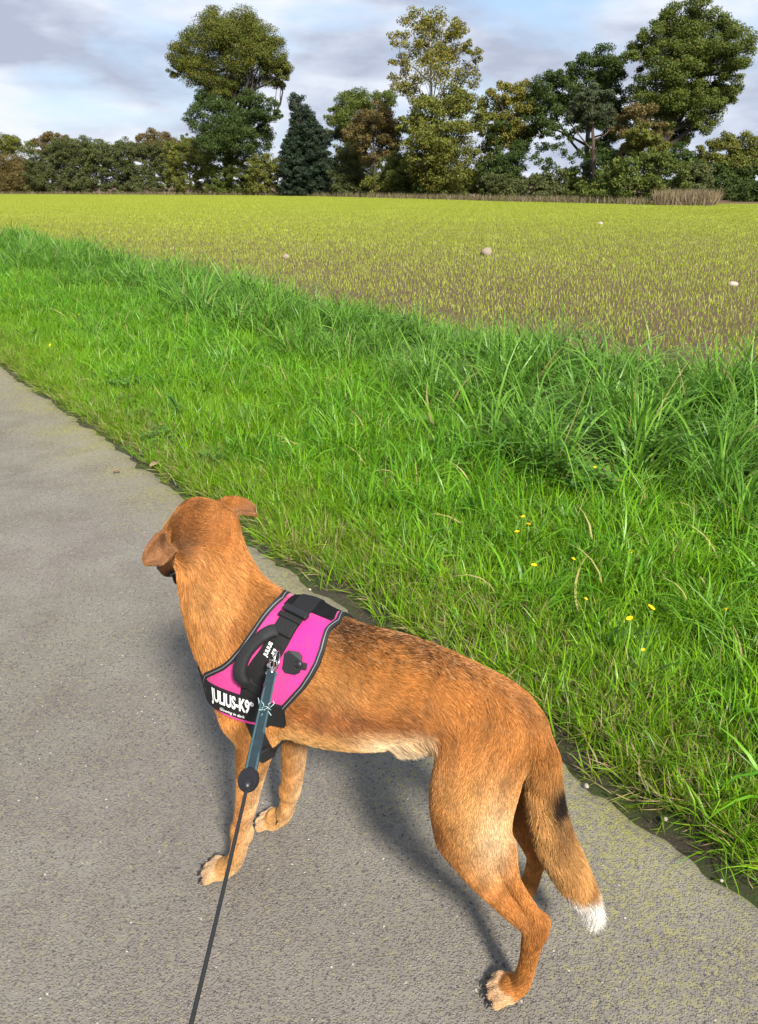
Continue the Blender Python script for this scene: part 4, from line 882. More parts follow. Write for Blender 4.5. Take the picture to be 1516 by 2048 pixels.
    ca = hc.attributes.new('coat', 'FLOAT_COLOR', 'POINT'); ca.data.foreach_set('color', np.concatenate([np.clip(cc, .004, .95), np.ones((nst, K, 1))], 2).astype(np.float32).ravel())
    hc.materials.append(FUR); o = bpy.data.objects.new('fur', hc); COL.objects.link(o); o.parent = DOG; tag(o, kind='stuff'); return o
make_fur()
CLAWM = plain('claw_black', (.018, .016, .017), .3, .5); WET = plain('wet_nose', (.012, .010, .010), .25, .6)
def cone(a, b, r, sides=8):
    a, b = np.array(a), np.array(b); d = b-a; mid = a+d*.55+np.array([0, 0, .0018]); return tube([tuple(a)+(r,), tuple(mid)+(r*.75,), tuple(b+np.array([0, 0, -.004]))+(r*.15,)], sides)
def lpart(name, VF, mat, parent, smooth=True):
    V, F = VF; return link(name, mesh(name, L2W(np.array(V))-np.array(parent.location), F, smooth), parent, [mat])
for a, b in CLAWS:
    a = np.array(a); b = np.array(b); d = _n(b-a)
    if a[2] < .04: e = a+d*.0070; e[2] = a[2]+.003; tipp = a+d*.0205; tipp[2] = .0075
    else: e = a; tipp = b
    lpart('claw', cone(e, tipp, .0037), CLAWM, DOG)
def ball(c, r, k=(1, 1, 1), n=10, ax=None):
    V = []; F = []; ax = ax if ax is not None else np.eye(3)
    for i in range(n+1):
        for j in range(2*n):
            th = math.pi*i/n; ph = math.pi*j/n; q = np.array([math.sin(th)*math.cos(ph)*k[0], math.sin(th)*math.sin(ph)*k[1], math.cos(th)*k[2]])*r; V.append(np.array(c)+q@ax)
    for i in range(n):
        for j in range(2*n): F.append((i*2*n+j, (i+1)*2*n+j, (i+1)*2*n+(j+1) % (2*n), i*2*n+(j+1) % (2*n)))
    return V, F
HA = np.array([HD, HR, HU])
EYE = plain('eye_brown', (.05, .022, .010), .08, .7)
for s in (1, -1):
    lpart('eye', ball(hp(.050, s*.031, .008), .0095, (.9, 1, 1), 8, HA), EYE, DOG)
lpart('nose', ball(hp(.160, 0, -.022), .0125, (.8, 1.15, .85), 8, HA), WET, DOG)
lpart('lip', join([tube([tuple(hp(.045, s*.026, -.050))+(.003,), tuple(hp(.09, s*.020, -.048))+(.0045,), tuple(hp(.130, s*.012, -.046))+(.004,)], 8) for s in (1, -1)]), WET, DOG)
# ---------------------------------------------------------------- harness
HZ = .535
def surf(u, th):
    """point and outward normal of the dog's surface at station u, angle th (degrees from the spine, + to the near side)"""
    d = Vector((0, math.sin(R(th)), math.cos(R(th)))); o = Vector((u, 0, HZ))
    h = BVH.ray_cast(o+d*.35, -d)
    if h[0] is None: return np.array(o+d*.09), np.array(d)
    n = np.array(h[1]); n = n if n@np.array(d) > 0 else -n
    return np.array(h[0]), n
def surf_s(u, th):                               # averaged a little: stiff cloth bridges small dips
    P = []; Q = []
    for du, dt in ((0, 0), (.012, 0), (-.012, 0), (0, 7), (0, -7)):
        p, n = surf(u+du, th+dt); d = np.array([0, math.sin(R(th+dt)), math.cos(R(th+dt))]); P.append((p-np.array([u+du, 0, HZ]))@d); Q.append(n)
    d = np.array([0, math.sin(R(th)), math.cos(R(th))]); n = np.mean(Q, 0); n /= np.linalg.norm(n)
    return np.array([u, 0, HZ])+d*max(P[0], np.mean(P)), n
HAR = empty('dog_harness', tuple(L2W(np.array([.48, 0, 0])))); tag(HAR, 'pink and black dog harness with lettered chest strap, worn by the dog', 'dog harness')
HO = np.array(HAR.location)
def shell(name, top, bot, mat, parent, wrap=False):
    """closed slab between two grids of local points"""
    a, b = top.shape[:2]; V = np.concatenate([top.reshape(-1, 3), bot.reshape(-1, 3)]); N2 = a*b
    i = np.arange(N2).reshape(a, b); F = []
    for x in range(a-1):
        for y in range(b-1):
            F.append((i[x, y], i[x+1, y], i[x+1, y+1], i[x, y+1])); F.append((N2+i[x, y], N2+i[x, y+1], N2+i[x+1, y+1], N2+i[x+1, y]))
    for x in range(a-1):
        F.append((i[x, 0], N2+i[x, 0], N2+i[x+1, 0], i[x+1, 0])); F.append((i[x, b-1], i[x+1, b-1], N2+i[x+1, b-1], N2+i[x, b-1]))
    for y in range(b-1):
        F.append((i[0, y], i[0, y+1], N2+i[0, y+1], N2+i[0, y])); F.append((i[a-1, y], N2+i[a-1, y], N2+i[a-1, y+1], i[a-1, y+1]))
    me = mesh(name, L2W(V)-HO, [tuple(int(k) for k in f) for f in F], True)
    o = link(name, me, parent, [mat]); e = o.modifiers.new('edge', 'EDGE_SPLIT'); e.split_angle = R(50); return o
def ribbon(name, pts, width, lift, th, mat, parent, m_=4, normals=None, flat=False):
    """a band following surface points: pts list of (point, normal)"""
    P = np.array([p for p, n in pts]); Q = np.array([n for p, n in pts]); w = width if hasattr(width, '__len__') else [width]*len(P)
    T = np.gradient(P, axis=0); T /= np.linalg.norm(T, axis=1)[:, None]; B = np.cross(T, Q); B /= np.linalg.norm(B, axis=1)[:, None]; Q = np.cross(B, T)
    top = []; bot = []
    for k in range(len(P)):
        rt = []; rb = []
        for j in range(m_+1):
            x = (j/m_-.5)*w[k]; q = P[k]+B[k]*x
            if not flat:
                h = BVH.ray_cast(Vector(q+Q[k]*.05), Vector(-Q[k]))
                if h[0] is not None and h[3] < .07: q = np.array(h[0])*.7+q*.3 if (q-np.array(h[0]))@Q[k] < .004 else q
            rt.append(q+Q[k]*(lift+th)); rb.append(q+Q[k]*(lift*.2))
        top.append(rt); bot.append(rb)
    return shell(name, np.array(top), np.array(bot), mat, parent)
m = Mat('pink_cloth'); P = m.obj(); wv = m.n('ShaderNodeTexWave', wave_type='BANDS'); wv.inputs['Scale'].default_value = 420; m.l(P, wv.inputs[0])
dirt = m.ramp(m.noise(P, 26, 5, .7, .6), (.52, 0), (.70, 1))
c = m.mix(m.noise(P, 9, 3, .5), (.60, .010, .20), (.73, .018, .28)); m.color(m.mix(m.math('MULTIPLY', dirt, .55), c, (.24, .04, .13)))
m.set(Roughness=.75, Sheen_Weight=.2); m.bump(m.math('ADD', m.math('MULTIPLY', wv.outputs[0], .2), m.noise(P, 60, 4, .6)), .6, .004); PINK = m.m
BLK = plain('black_webbing', (.012, .012, .013), .75, .25, 0, .3, 200, .4); BLKF = plain('black_felt', (.009, .009, .010), .95, .1, 0, .4, 120, .9)
RUB = plain('black_rubber', (.011, .011, .013), .42, .5); GREY = plain('reflective_piping', (.26, .27, .28), .4, .5, .3, .5, 900); BIND = plain('grey_binding', (.016, .016, .018), .7, .3, 0, .3, 300, .3)
WHT = plain('white_print', (.82, .82, .80), .6, .3, 0, .04); STEEL = plain('steel', (.62, .62, .60), .22, .5, 1., .1); WEB = plain('faded_blue_webbing', (.020, .036, .045), .8, .2, 0, .45, 60, .5)
TEAL = plain('teal_edge', (.045, .095, .105), .8, .2, 0, .3, 200, .3); SEC = plain('frayed_thread', (.45, .62, .60), .8, .2, 0, .3)
TH = np.arange(-118, 118.1, 4); OFF = .0062
def panel(name, ths, f0, f1, nu, off, th, mat, parent):
    top = []; bot = []
    for t in ths:
        a, b = f0(t), f1(t); ra = []; rb = []
        for k in range(nu+1):
            p, n = surf_s(a+(b-a)*k/nu, t); ra.append(p+n*(off+th)); rb.append(p+n*.0005)
        top.append(ra); bot.append(rb)
    return shell(name, np.array(top), np.array(bot), mat, parent)
lam = lambda t: .5
BODYP = panel('back_panel', TH, lambda t: uf(t)-.004, lambda t: ur(t)+.004, 14, OFF-.002, .002, PINK, HAR); BODYP['label'] = 'magenta pink cloth panel'
# bindings and reflective piping on both edges
def edge_pts(fn, ths, du=0): return [surf_s(fn(t)+du, t) for t in ths]
for fn, sgn in ((uf, 1), (ur, -1)):
    E1 = edge_pts(fn, TH); ribbon('binding', E1, .0105, OFF-.001, .0035, BIND, HAR, 3)
    E2 = edge_pts(fn, np.arange(-114, 114.1, 3), -.0005*sgn); ribbon('reflective_piping', E2, .0012, OFF+.0022, .0012, GREY, HAR, 2)
# black felt field behind the shoulder blades and on the far side (hook-and-loop area)
panel('felt_pad', np.arange(-116, 6.1, 4), lambda t: .484 if t > -20 else uf(t)-.012, lambda t: ur(t)+.008, 8, OFF, .0012, BLKF, HAR)
# side corner of felt between the rear edge and the chest strap
panel('felt_corner', np.arange(94, 120.1, 3), lambda t: .478, lambda t: ur(t)+.006, 4, OFF, .0012, BLKF, HAR)
panel('felt_corner', -np.arange(94, 120.1, 3), lambda t: .478, lambda t: ur(t)+.006, 4, OFF, .0012, BLKF, HAR)
# webbing over the panel, from the spine down to the chest strap
sc_ = _ip([(0, .446), (17, .452), (30, .458), (46, .473), (56, .486), (68, .499), (92, .507), (104, .508)])
ribbon('side_strap', [surf_s(sc_(t), t) for t in np.arange(-104, 104.1, 4)], .041, OFF+.0008, .002, BLK, HAR, 5)
# buckle at the spine end of the strap
bp, bn = surf_s(.450, 15)
def slab(name, c, ax, ay, n, w, l, h, mat, parent, bev=.0015):
    V = [c+ax*x*w/2+ay*y*l/2+n*z for z in (0, h) for x, y in ((-1, -1), (1, -1), (1, 1), (-1, 1))]
    F = [(0, 3, 2, 1), (4, 5, 6, 7), (0, 1, 5, 4), (1, 2, 6, 5), (2, 3, 7, 6), (3, 0, 4, 7)]
    o = link(name, mesh(name, L2W(np.array(V))-HO, F), parent, [mat]); bvm = o.modifiers.new('bevel', 'BEVEL'); bvm.width = bev; bvm.segments = 2; return o
def frame_at(u, t, skew=0):
    p, n = surf_s(u, t); p2, _ = surf_s(u+skew, t+6); ty = p2-p; ty -= n*(ty@n); ty /= np.linalg.norm(ty); return p, n, np.cross(ty, n), ty
p, n, ax, ay = frame_at(.449, 11, .003); BK = slab('buckle', p+n*(OFF+.001), ax, ay, n, .054, .014, .009, RUB, HAR, .003)
p, n, ax, ay = frame_at(.452, 17, .003); slab('buckle_bar', p+n*(OFF+.004), ax, ay, n, .048, .010, .006, BLK, BK)
p, n, ax, ay = frame_at(.453, 24, .003); slab('folded_strap', p+n*(OFF+.002), ax, ay, n, .040, .030, .008, BLK, HAR, .003)
p, n, ax, ay = frame_at(.500, 76, .003); slab('strap_slider', p+n*(OFF+.001), ax, ay, n, .042, .020, .006, BLK, HAR, .002)
# grab handle: an arch of ribbed webbing over the strap
hpz = []; NH = 44
a0 = surf_s(.466, 27); a1 = surf_s(.505, 73)
for k in range(NH+1):
    t = k/NH; th = 27+(73-27)*t; p, n = surf_s(.466+(.505-.466)*t+.020*math.sin(math.pi*t)**.6, th); hpz.append((p, n, t))
V = []; F = []; sd = 14
PP = np.array([p+n*(OFF+.004+.026*math.sin(math.pi*t)**.55) for p, n, t in hpz]); TT = np.gradient(PP, axis=0); TT /= np.linalg.norm(TT, axis=1)[:, None]
fine = 4; KK = NH*fine
for i in range(KK+1):
    x = i/fine; j = min(int(x), NH-1); f = x-j; P_ = PP[j]*(1-f)+PP[j+1]*f; T_ = TT[j]*(1-f)+TT[j+1]*f; n_ = hpz[j][1]; B_ = np.cross(T_, n_); B_ /= np.linalg.norm(B_); Q_ = np.cross(B_, T_)
    rib = 1+.10*math.cos(i*math.pi/2) if .12 < x/NH < .88 else 1.0; wv_ = .0120*rib; hv = .0068*rib
    for s in range(sd):
        a = 2*math.pi*s/sd; V.append(P_+B_*wv_*math.copysign(abs(math.cos(a))**.7, math.cos(a))+Q_*hv*math.copysign(abs(math.sin(a))**.7, math.sin(a)))
for i in range(KK):
    for s in range(sd): F.append((i*sd+s, i*sd+(s+1) % sd, (i+1)*sd+(s+1) % sd, (i+1)*sd+s))
link('grab_handle', mesh('grab_handle', L2W(np.array(V))-HO, F, True), HAR, [BIND])
# rubber patch under the ring, eight-sided with a domed rivet
p, n, ax, ay = frame_at(.427, 46, .0)
def plate(name, c, ax, ay, n, outline, h, mat, parent):
    k = len(outline); V = [c+ax*x+ay*y for x, y in outline]+[c+ax*x+ay*y+n*h for x, y in outline]
    for i in range(2*k):                        # let it follow the curve of the back
        q = V[i]; hh = BVH.ray_cast(Vector(q+n*.05), Vector(-n)); base_ = np.array(hh[0]) if hh[0] is not None else q
        V[i] = base_+n*(OFF+.0012+(h if i >= k else 0))
    F = [tuple(range(k))[::-1], tuple(range(k, 2*k))]+[(i, (i+1) % k, k+(i+1) % k, k+i) for i in range(k)]
    return link(name, mesh(name, L2W(np.array(V))-HO, F), parent, [mat])
ol = [(x_*.82, y_*.82) for x_, y_ in [(.022, -.018), (.014, -.026), (-.008, -.026), (-.018, -.018), (-.020, -.006), (-.032, -.005), (-.032, .009), (-.020, .010), (-.018, .018), (-.008, .024), (.014, .024), (.022, .016)]]
RP = plate('rubber_patch', p, -ax if ax[0] < 0 else ax, ay, n, ol, .0028, RUB, HAR)
pr_, nr_ = surf_s(.417, 46); V_, F_ = ball(pr_+nr_*(OFF+.003), .0075, (1, 1, .45), 8, np.array([np.cross(nr_, [1, 0, 0]), [1, 0, 0], nr_])); link('rivet', mesh('rivet', L2W(np.array(V_))-HO, F_, True), RP, [RUB])
# steel ring standing up from the strap
pr_, nr_ = surf_s(.452, 45); ax_ = _n(np.cross(nr_, [1, .25, .1])); ring = []
for k in range(25):
    a = math.pi*2*k/24; ring.append(tuple(pr_+nr_*(OFF+.016+.014*math.sin(a))+ax_*.017*math.cos(a))+(.0021,))
lp = lambda name, VF, mat, par, o: link(name, mesh(name, L2W(np.array(VF[0]))-o, VF[1], True), par, [mat])
lp('steel_ring', tube(ring, 8), STEEL, HAR, HO)
# chest strap right round the front of the chest, both sides
def chest_pts(step=.010):
    P = []
    us = np.arange(.440, .601, step)
    for s in (1, -1):
        L = []
        for u in us:
            th = 104.5; p, n = surf_s(u, s*th); L.append((p, n))
        P.append(L)
    zc = .500; mid = []
    for a in np.arange(-50, 50.1, 6.25):
        d = Vector((math.cos(R(a)), -math.sin(R(a)), 0)); o = Vector((.56, 0, zc)); h = BVH.ray_cast(o+d*.3, -d)
        if h[0] is None: continue
        nn = np.array(h[1]); nn = nn if nn@np.array(d) > 0 else -nn; nn[2] *= .3; nn = _n(nn); mid.append((np.array(h[0]), nn))
    return P[0]+mid+P[1][::-1]
cp = chest_pts(); A_ = np.array([p for p, n in cp]); 
for _ in range(6): A_[1:-1] = A_[1:-1]*.5+(A_[:-2]+A_[2:])*.25
Q_ = np.array([n for p, n in cp])
for _ in range(6): Q_[1:-1] = Q_[1:-1]*.5+(Q_[:-2]+Q_[2:])*.25
Q_ /= np.linalg.norm(Q_, axis=1)[:, None]
T_ = np.gradient(A_, axis=0); T_ /= np.linalg.norm(T_, axis=1)[:, None]; B_ = np.cross(T_, Q_); B_ /= np.linalg.norm(B_, axis=1)[:, None]
sgnB = np.sign(B_[:, 2].mean()); B_ *= sgnB                      # B points up
SW = .048
# clear the shoulders: push each station out until the band lies outside the coat
for k in range(len(A_)):
    mxo = 0
    for x in (-.5, -.25, 0, .25, .5):
        q = A_[k]+B_[k]*x*SW; h = BVH.ray_cast(Vector(q+Q_[k]*.06), Vector(-Q_[k]))
        if h[0] is not None: mxo = max(mxo, (np.array(h[0])-q)@Q_[k])
    A_[k] = A_[k]+Q_[k]*(mxo*.85)
for _ in range(3): A_[1:-1] = A_[1:-1]*.5+(A_[:-2]+A_[2:])*.25
CS = shell('chest_strap', np.array([[A_[k]+B_[k]*SW*x+Q_[k]*(OFF+.0045) for x in (.5, .25, 0, -.25, -.5)] for k in range(len(A_))]),
      np.array([[A_[k]+B_[k]*SW*x+Q_[k]*(.001) for x in (.5, .25, 0, -.25, -.5)] for k in range(len(A_))]), BLK, HAR)
sl_ = np.concatenate([[0], np.cumsum(np.linalg.norm(np.diff(A_, axis=0), axis=1))])
def on_strap(x, y, h):
    P = np.array([np.interp(x, sl_, A_[:, i]) for i in range(3)]); Qn = _n([np.interp(x, sl_, Q_[:, i]) for i in range(3)]); Bn = _n([np.interp(x, sl_, B_[:, i]) for i in range(3)])
    return P+Bn*y+Qn*(OFF+.0045+h)
def text_mesh(body, size, bold=0., shear=0.):
    cu = bpy.data.curves.new('txt', 'FONT'); cu.body = body; cu.size = size; cu.align_x = 'CENTER'; cu.align_y = 'CENTER'; cu.offset = bold; cu.shear = shear; cu.resolution_u = 3
    ob = bpy.data.objects.new('txt', cu); COL.objects.link(ob); dg = bpy.context.evaluated_depsgraph_get(); me = bpy.data.meshes.new_from_object(ob.evaluated_get(dg)); bpy.data.objects.remove(ob)
    import bmesh
    bm = bmesh.new(); bm.from_mesh(me); bmesh.ops.subdivide_edges(bm, edges=[e for e in bm.edges if e.calc_length() > size*.25], cuts=1, use_grid_fill=False); bmesh.ops.triangulate(bm, faces=bm.faces)
    V = np.array([v.co[:] for v in bm.verts]); F = [tuple(v.index for v in f.verts) for f in bm.faces]; bm.free(); return V, F
def put_text(name, body, size, mapf, parent, bold=0., sx=1., shear=0., mat=None):
    V, F = text_mesh(body, size, bold, shear); V[:, 0] -= (V[:, 0].min()+V[:, 0].max())/2; V[:, 1] -= (V[:, 1].min()+V[:, 1].max())/2
    L = np.array([mapf(x*sx, y) for x, y, _ in V]); return link(name, mesh(name, L2W(L)-HO, F), parent, [mat or WHT])
xm = .110                                    # middle of the near-side lettering, measured from the strap's rear end
put_text('lettering', 'JULIUS-K9', .037, lambda x, y: on_strap(xm-x, y+.0025, .0006), CS, .0012, .53)
put_text('registered_mark', '®', .012, lambda x, y: on_strap(xm-.0475-x, y+.014, .0006), CS, .0002)
put_text('small_lettering', 'Glowing in dark', .0085, lambda x, y: on_strap(xm-.006-x, y-.0185, .0006), CS, .0001, 1, .3)
LT = sl_[-1]
put_text('lettering', 'JULIUS-K9', .037, lambda x, y: on_strap(LT-xm-x, y+.0025, .0006), CS, .0012, .53)
put_text('registered_mark', '®', .012, lambda x, y: on_strap(LT-xm-.0475-x, y+.014, .0006), CS, .0002)
# tag on the side strap beside the ring
p, n, ax, ay = frame_at(.468, 41, .004); TG = slab('woven_tag', p+n*(OFF+.0025), ax, ay, n, .024, .030, .0012, BLK, HAR, .0004)
ux = _n(ay-n*(ay@n)); 
for k, (tx, dx) in enumerate((('JULIUS', .006), ('-K9', -.006))):
    uy = np.cross(n, -ux)
    put_text('tag_lettering', tx, .0105, lambda x, y: p+n*(OFF+.0041)-ux*x+uy*(y+dx)*(1 if uy[0] > 0 else -1), TG, .0004, .9)
# girth strap with its buckle, below the chest strap and round under the ribs
gpt = []
for t in np.arange(112, 248.1, 6):
    tt = t if t <= 180 else t-360
    u = .515-.045*math.sin(math.pi*(t-112)/136)**.7; p, n = surf_s(u, tt); gpt.append((p, n))
ribbon('girth_strap', gpt, .026, .004, .0022, BLK, HAR, 3)
p, n = surf_s(.487, 138); p2, _ = surf_s(.483, 146); ty = _n(p2-p); GB_ = slab('girth_buckle', p+n*.006, np.cross(ty, n), ty, n, .030, .034, .010, RUB, HAR, .003)
# ---------------------------------------------------------------- lead
p0, n0 = surf_s(.452, 45); START = L2W(p0+n0*(OFF+.030)); 
def unpx(px, py, depth):
    r = ray(px, py); return np.array([0, 0, CAM_H])+r*depth
sd_ = START-np.array([0, 0, CAM_H]); D0 = float(sd_[1]*math.cos(PITCH)-sd_[2]*math.sin(PITCH))
LEAD = empty('dog_lead', tuple(START)); tag(LEAD, 'dark retractable dog lead with worn blue-grey webbing, clipped to the harness ring', 'dog lead'); LO_ = START
ENDP = unpx(378, 2056, .78); 
dirL = ENDP-START; Ln = np.linalg.norm(dirL); dirL /= Ln
def lead_at(x): return START+dirL*x-np.array([0, 0, .012])*math.sin(math.pi*min(1, x/(Ln*1.15)))
wp = lambda name, VF, mat: link(name, mesh(name, np.array(VF[0])-LO_, VF[1], True), LEAD, [mat])
XS = .262                                    # where the stopper sits
vdir = _n(np.array([0, 0, CAM_H])-START)
sideL = _n(np.cross(dirL, vdir)); nrm = np.cross(sideL, dirL)
def band(name, x0, x1, w0, w1, th, off, mat, n=26, sag=0):
    V = []; F = []
    for i in range(n+1):
        t = i/n; c = lead_at(x0+(x1-x0)*t)+nrm*(off+sag*math.sin(math.pi*t)); w = (w0+(w1-w0)*t)/2; tw = .14*math.sin(5*t+off*300); s2 = sideL*math.cos(tw)+nrm*math.sin(tw); n2 = nrm*math.cos(tw)-sideL*math.sin(tw)
        V += [c-s2*w-n2*th/2, c+s2*w-n2*th/2, c+s2*w+n2*th/2, c-s2*w+n2*th/2]
    for i in range(n):
        for k in range(4): F.append((i*4+k, i*4+(k+1) % 4, (i+1)*4+(k+1) % 4, (i+1)*4+k))
    F += [(3, 2, 1, 0), tuple(n*4+k for k in range(4))]
    o = wp(name, (V, F), mat); e = o.modifiers.new('edge', 'EDGE_SPLIT'); e.split_angle = R(40); return o
band('webbing', .028, XS, .0155, .0190, .0022, .0035, WEB); band('webbing', .028, XS, .0155, .0190, .0022, -.0035, WEB, sag=-.004)
for s in (-1, 1):
    V = []; F = []; 
    o = band('webbing_edge', .030, XS-.006, .0028, .0028, .0009, .0050, TEAL); o.location = tuple(np.array(o.location)+sideL*s*.0068)
fr = []
for k in range(12):
    a = lead_at(.125+rng.normal()*.005)+nrm*.006+sideL*rng.normal()*.004; b = a+rng.normal(size=3)*.005+nrm*.003; fr.append(tube([tuple(a)+(.0006,), tuple((a+b)/2+rng.normal(size=3)*.002)+(.0006,), tuple(b)+(.0004,)], 4))
wp('frayed_threads', join(fr), SEC)
# stopper: a flattened egg of black rubber
axs = np.array([sideL, dirL, nrm]); V_, F_ = ball(lead_at(XS+.006), 1, (.0155, .0235, .0095), 12, axs); V_ = [v+sideL*0 for v in V_]; wp('cord_stopper', (V_, F_), RUB)
V_, F_ = ball(lead_at(XS+.018)+nrm*.0035, 1, (.0085, .0105, .0085), 10, axs); wp('cord_stopper', (V_, F_), RUB)
wp('cord', tube([tuple(lead_at(XS+.012+(Ln+.10-XS-.012)*t)+nrm*.002)+(.0026,) for t in np.linspace(0, 1, 24)], 8), plain('black_cord', (.020, .021, .022), .6, .35, 0, .4, 500, .3))
# snap hook and swivel
wp('snap_hook', join([tube([tuple(START+nrm*.002+dirL*(.010+.012*math.cos(a))+sideL*.0075*math.sin(a))+(.0021,) for a in np.linspace(0, 2*math.pi, 17)], 7), tube([tuple(START+dirL*.020)+(.0045,), tuple(START+dirL*.026)+(.0055,), tuple(START+dirL*.034)+(.0035,)], 8),
     tube([tuple(START+dirL*.034+sideL*(-.009)*math.cos(a)+dirL*.006*math.sin(a))+(.0018,) for a in np.linspace(0, 2*math.pi, 15)], 6), tube([tuple(START+dirL*(-.002)+sideL*.007)+(.003,), tuple(START+dirL*.016+sideL*.008)+(.003,)], 6)]), STEEL)
# ---------------------------------------------------------------- single things in the field, the verge and on the path
def rock(name, label, pos, r, k, mat, cat='stone', group=None):
    V, F = ball((0, 0, 0), r, k, 7); V = np.array(V); d = V/np.linalg.norm(V, axis=1)[:, None]
    sd0 = rng.random()*50; V = V*(1+.75*(fbm(d[:, 0]*1.5+sd0, d[:, 1]*1.5+d[:, 2]*1.7, 3, 2)-.45))[:, None]
    o = link(name, mesh(name, V, F, True), None, [mat]); o.location = (pos[0], pos[1], pos[2]+r*k[2]*.55); o.rotation_euler = (0, 0, rng.random()*6); tag(o, label, cat, group); return o
STONE = plain('field_stone', (.25, .20, .155), .85, .3, 0, .4, 30, .6); FLINT = plain('pale_stone', (.36, .31, .25), .8, .3, 0, .3, 30, .5); GRIT = plain('pebble_grey', (.33, .29, .25), .85, .3, 0, .3, 60, .4)
GF = 'stones lying in the field'
def field_at(px, py): q = gp(px, py, .04); s_, t_ = to_st(q[0], q[1]); q[2] = float(field_z(s_, t_)); return q
rock('stone', 'large pinkish-brown stone lying alone on the seedling field', field_at(972, 513), .145, (1, .8, .72), STONE, group=GF)
rock('stone', 'small whitish stone near the right edge of the seedling field', field_at(1465, 573), .062, (1.1, .8, .7), FLINT, group=GF)
rock('stone', 'small brown stone in the field above the middle grass mounds', field_at(572, 517), .08, (1, .8, .7), STONE, group=GF)
rock('stone', 'small pale stone far out in the field at the right', field_at(1200, 450), .12, (1, .8, .6), FLINT, group=GF)
for lb, px, py, r, mt in [('tan pebble on the moss at the asphalt edge behind the tail', 1173, 1573, .0065, GRIT), ('whitish pebble in the mossy edge farther down from the tail', 1443, 1762, .0042, GRIT),
                          ('pebble half under the grass at the mossy corner', 1330, 1640, .006, GRIT), ('small white pebble on the asphalt above the dog\'s back', 620, 1180, .006, FLINT)]:
    rock('pebble', lb, gp(px, py, .0), r, (1.1, .9, .7), mt, 'pebble', 'pebbles along the asphalt edge')
ngr = 900; a_ = rng.uniform(-1.4, 1.36, ngr); b_ = rng.uniform(-1.5, 7, ngr); gxy = st(a_, b_); V = []; F = []
for x, y in gxy:
    o = len(V); r = rng.uniform(.0010, .0030)
    for k in range(6): V.append((x+r*math.cos(k*1.05)*rng.uniform(.7, 1.2), y+r*math.sin(k*1.05)*rng.uniform(.7, 1.2), .0012))
    V.append((x, y, r*.9+.001)); F += [(o+k, o+(k+1) % 6, o+6) for k in range(6)]
tag(link('grit', mesh('grit', V, F), None, [plain('grit_mixed', (.25, .225, .19), .8, .3, 0, .6, 700)]), 'loose grit scattered on the asphalt', 'grit', kind='stuff')
# clods of earth between the seedlings near the verge
ncl = 5200; sc1 = rng.uniform(FIELD_S-.3, 26, ncl*3); tc1 = rng.uniform(-6, 22, ncl*3); xyc = st(sc1, tc1); kk = (xyc[:, 1] > 4) & (np.abs(xyc[:, 0]) < xyc[:, 1]*.6+2) & (rng.random(ncl*3) < np.clip(12/np.hypot(xyc[:, 0], xyc[:, 1]), 0, 1)**1.5)
xyc, sc1, tc1 = xyc[kk][:ncl], sc1[kk][:ncl], tc1[kk][:ncl]; nn_ = len(xyc); r_ = rng.uniform(.008, .030, nn_); zc_ = field_z(sc1, tc1)
oct_ = np.array([(1, 0, 0), (0, 1, 0), (-1, 0, 0), (0, -1, 0), (.2, .1, .75)]); Vc = oct_[None]*r_[:, None, None]*(.7+.6*rng.random((nn_, 5, 1))); Vc[..., 0] += xyc[:, None, 0]; Vc[..., 1] += xyc[:, None, 1]; Vc[..., 2] += zc_[:, None]-.002
Fc = (np.arange(nn_)[:, None, None]*5+np.array([(0, 1, 4), (1, 2, 4), (2, 3, 4), (3, 0, 4)])[None]).reshape(-1, 3)
tag(link('clods', mesh('clods', Vc.reshape(-1, 3), Fc), None, [FIELD]), 'brown clods of earth between the seedlings', 'clods', kind='stuff')
# dead leaf and twigs at the asphalt edge
DL = plain('dead_leaf', (.30, .19, .13), .8, .2, 0, .4, 90, .4); TW = plain('twig_brown', (.11, .065, .05), .85, .2, 0, .3, 90, .4)
def dead_leaf(lb, px, py, ln, rot):
    c = gp(px, py, .006); V = []; F = []
    for i in range(9):
        t = i/8; w = ln*.30*math.sin(math.pi*min(1, t*.93+.05))**.8; z = .010*math.sin(math.pi*t)+.004
        for s in (-1, 0, 1): V.append((math.cos(rot)*(t-.5)*ln-math.sin(rot)*s*w, math.sin(rot)*(t-.5)*ln+math.cos(rot)*s*w, z+(.008 if s else 0)))
    for i in range(8):
        for s in (0, 1): F.append((i*3+s, i*3+s+1, i*3+s+4, i*3+s+3))
    o = link('dead_leaf', mesh('dead_leaf', V, F, True), None, [DL]); o.location = tuple(c); sm_ = o.modifiers.new('s', 'SOLIDIFY'); sm_.thickness = .0008; tag(o, lb, 'leaf', 'dead leaves at the asphalt edge')
dead_leaf('curled brown leaf at the asphalt edge left of the dog\'s head', 312, 932, .075, 1.0)
dead_leaf('small reddish leaf lying out on the asphalt left of the dog\'s head', 233, 947, .035, .3)
for lb, px, py, ln, rot in [('thin dark twig at the asphalt edge right of the dog\'s neck', 590, 1127, .12, -.75), ('short straw stalk at the asphalt edge behind the dog', 840, 1255, .07, 1.3)]:
    c = gp(px, py, .012); V, F = tube([(math.cos(rot)*(t-.5)*ln, math.sin(rot)*(t-.5)*ln, .003*math.sin(t*9), .0024*(1-.5*t)) for t in np.linspace(0, 1, 7)], 6)
    o = link('twig', mesh('twig', V, F, True), None, [TW]); o.location = tuple(c); tag(o, lb, 'twig')
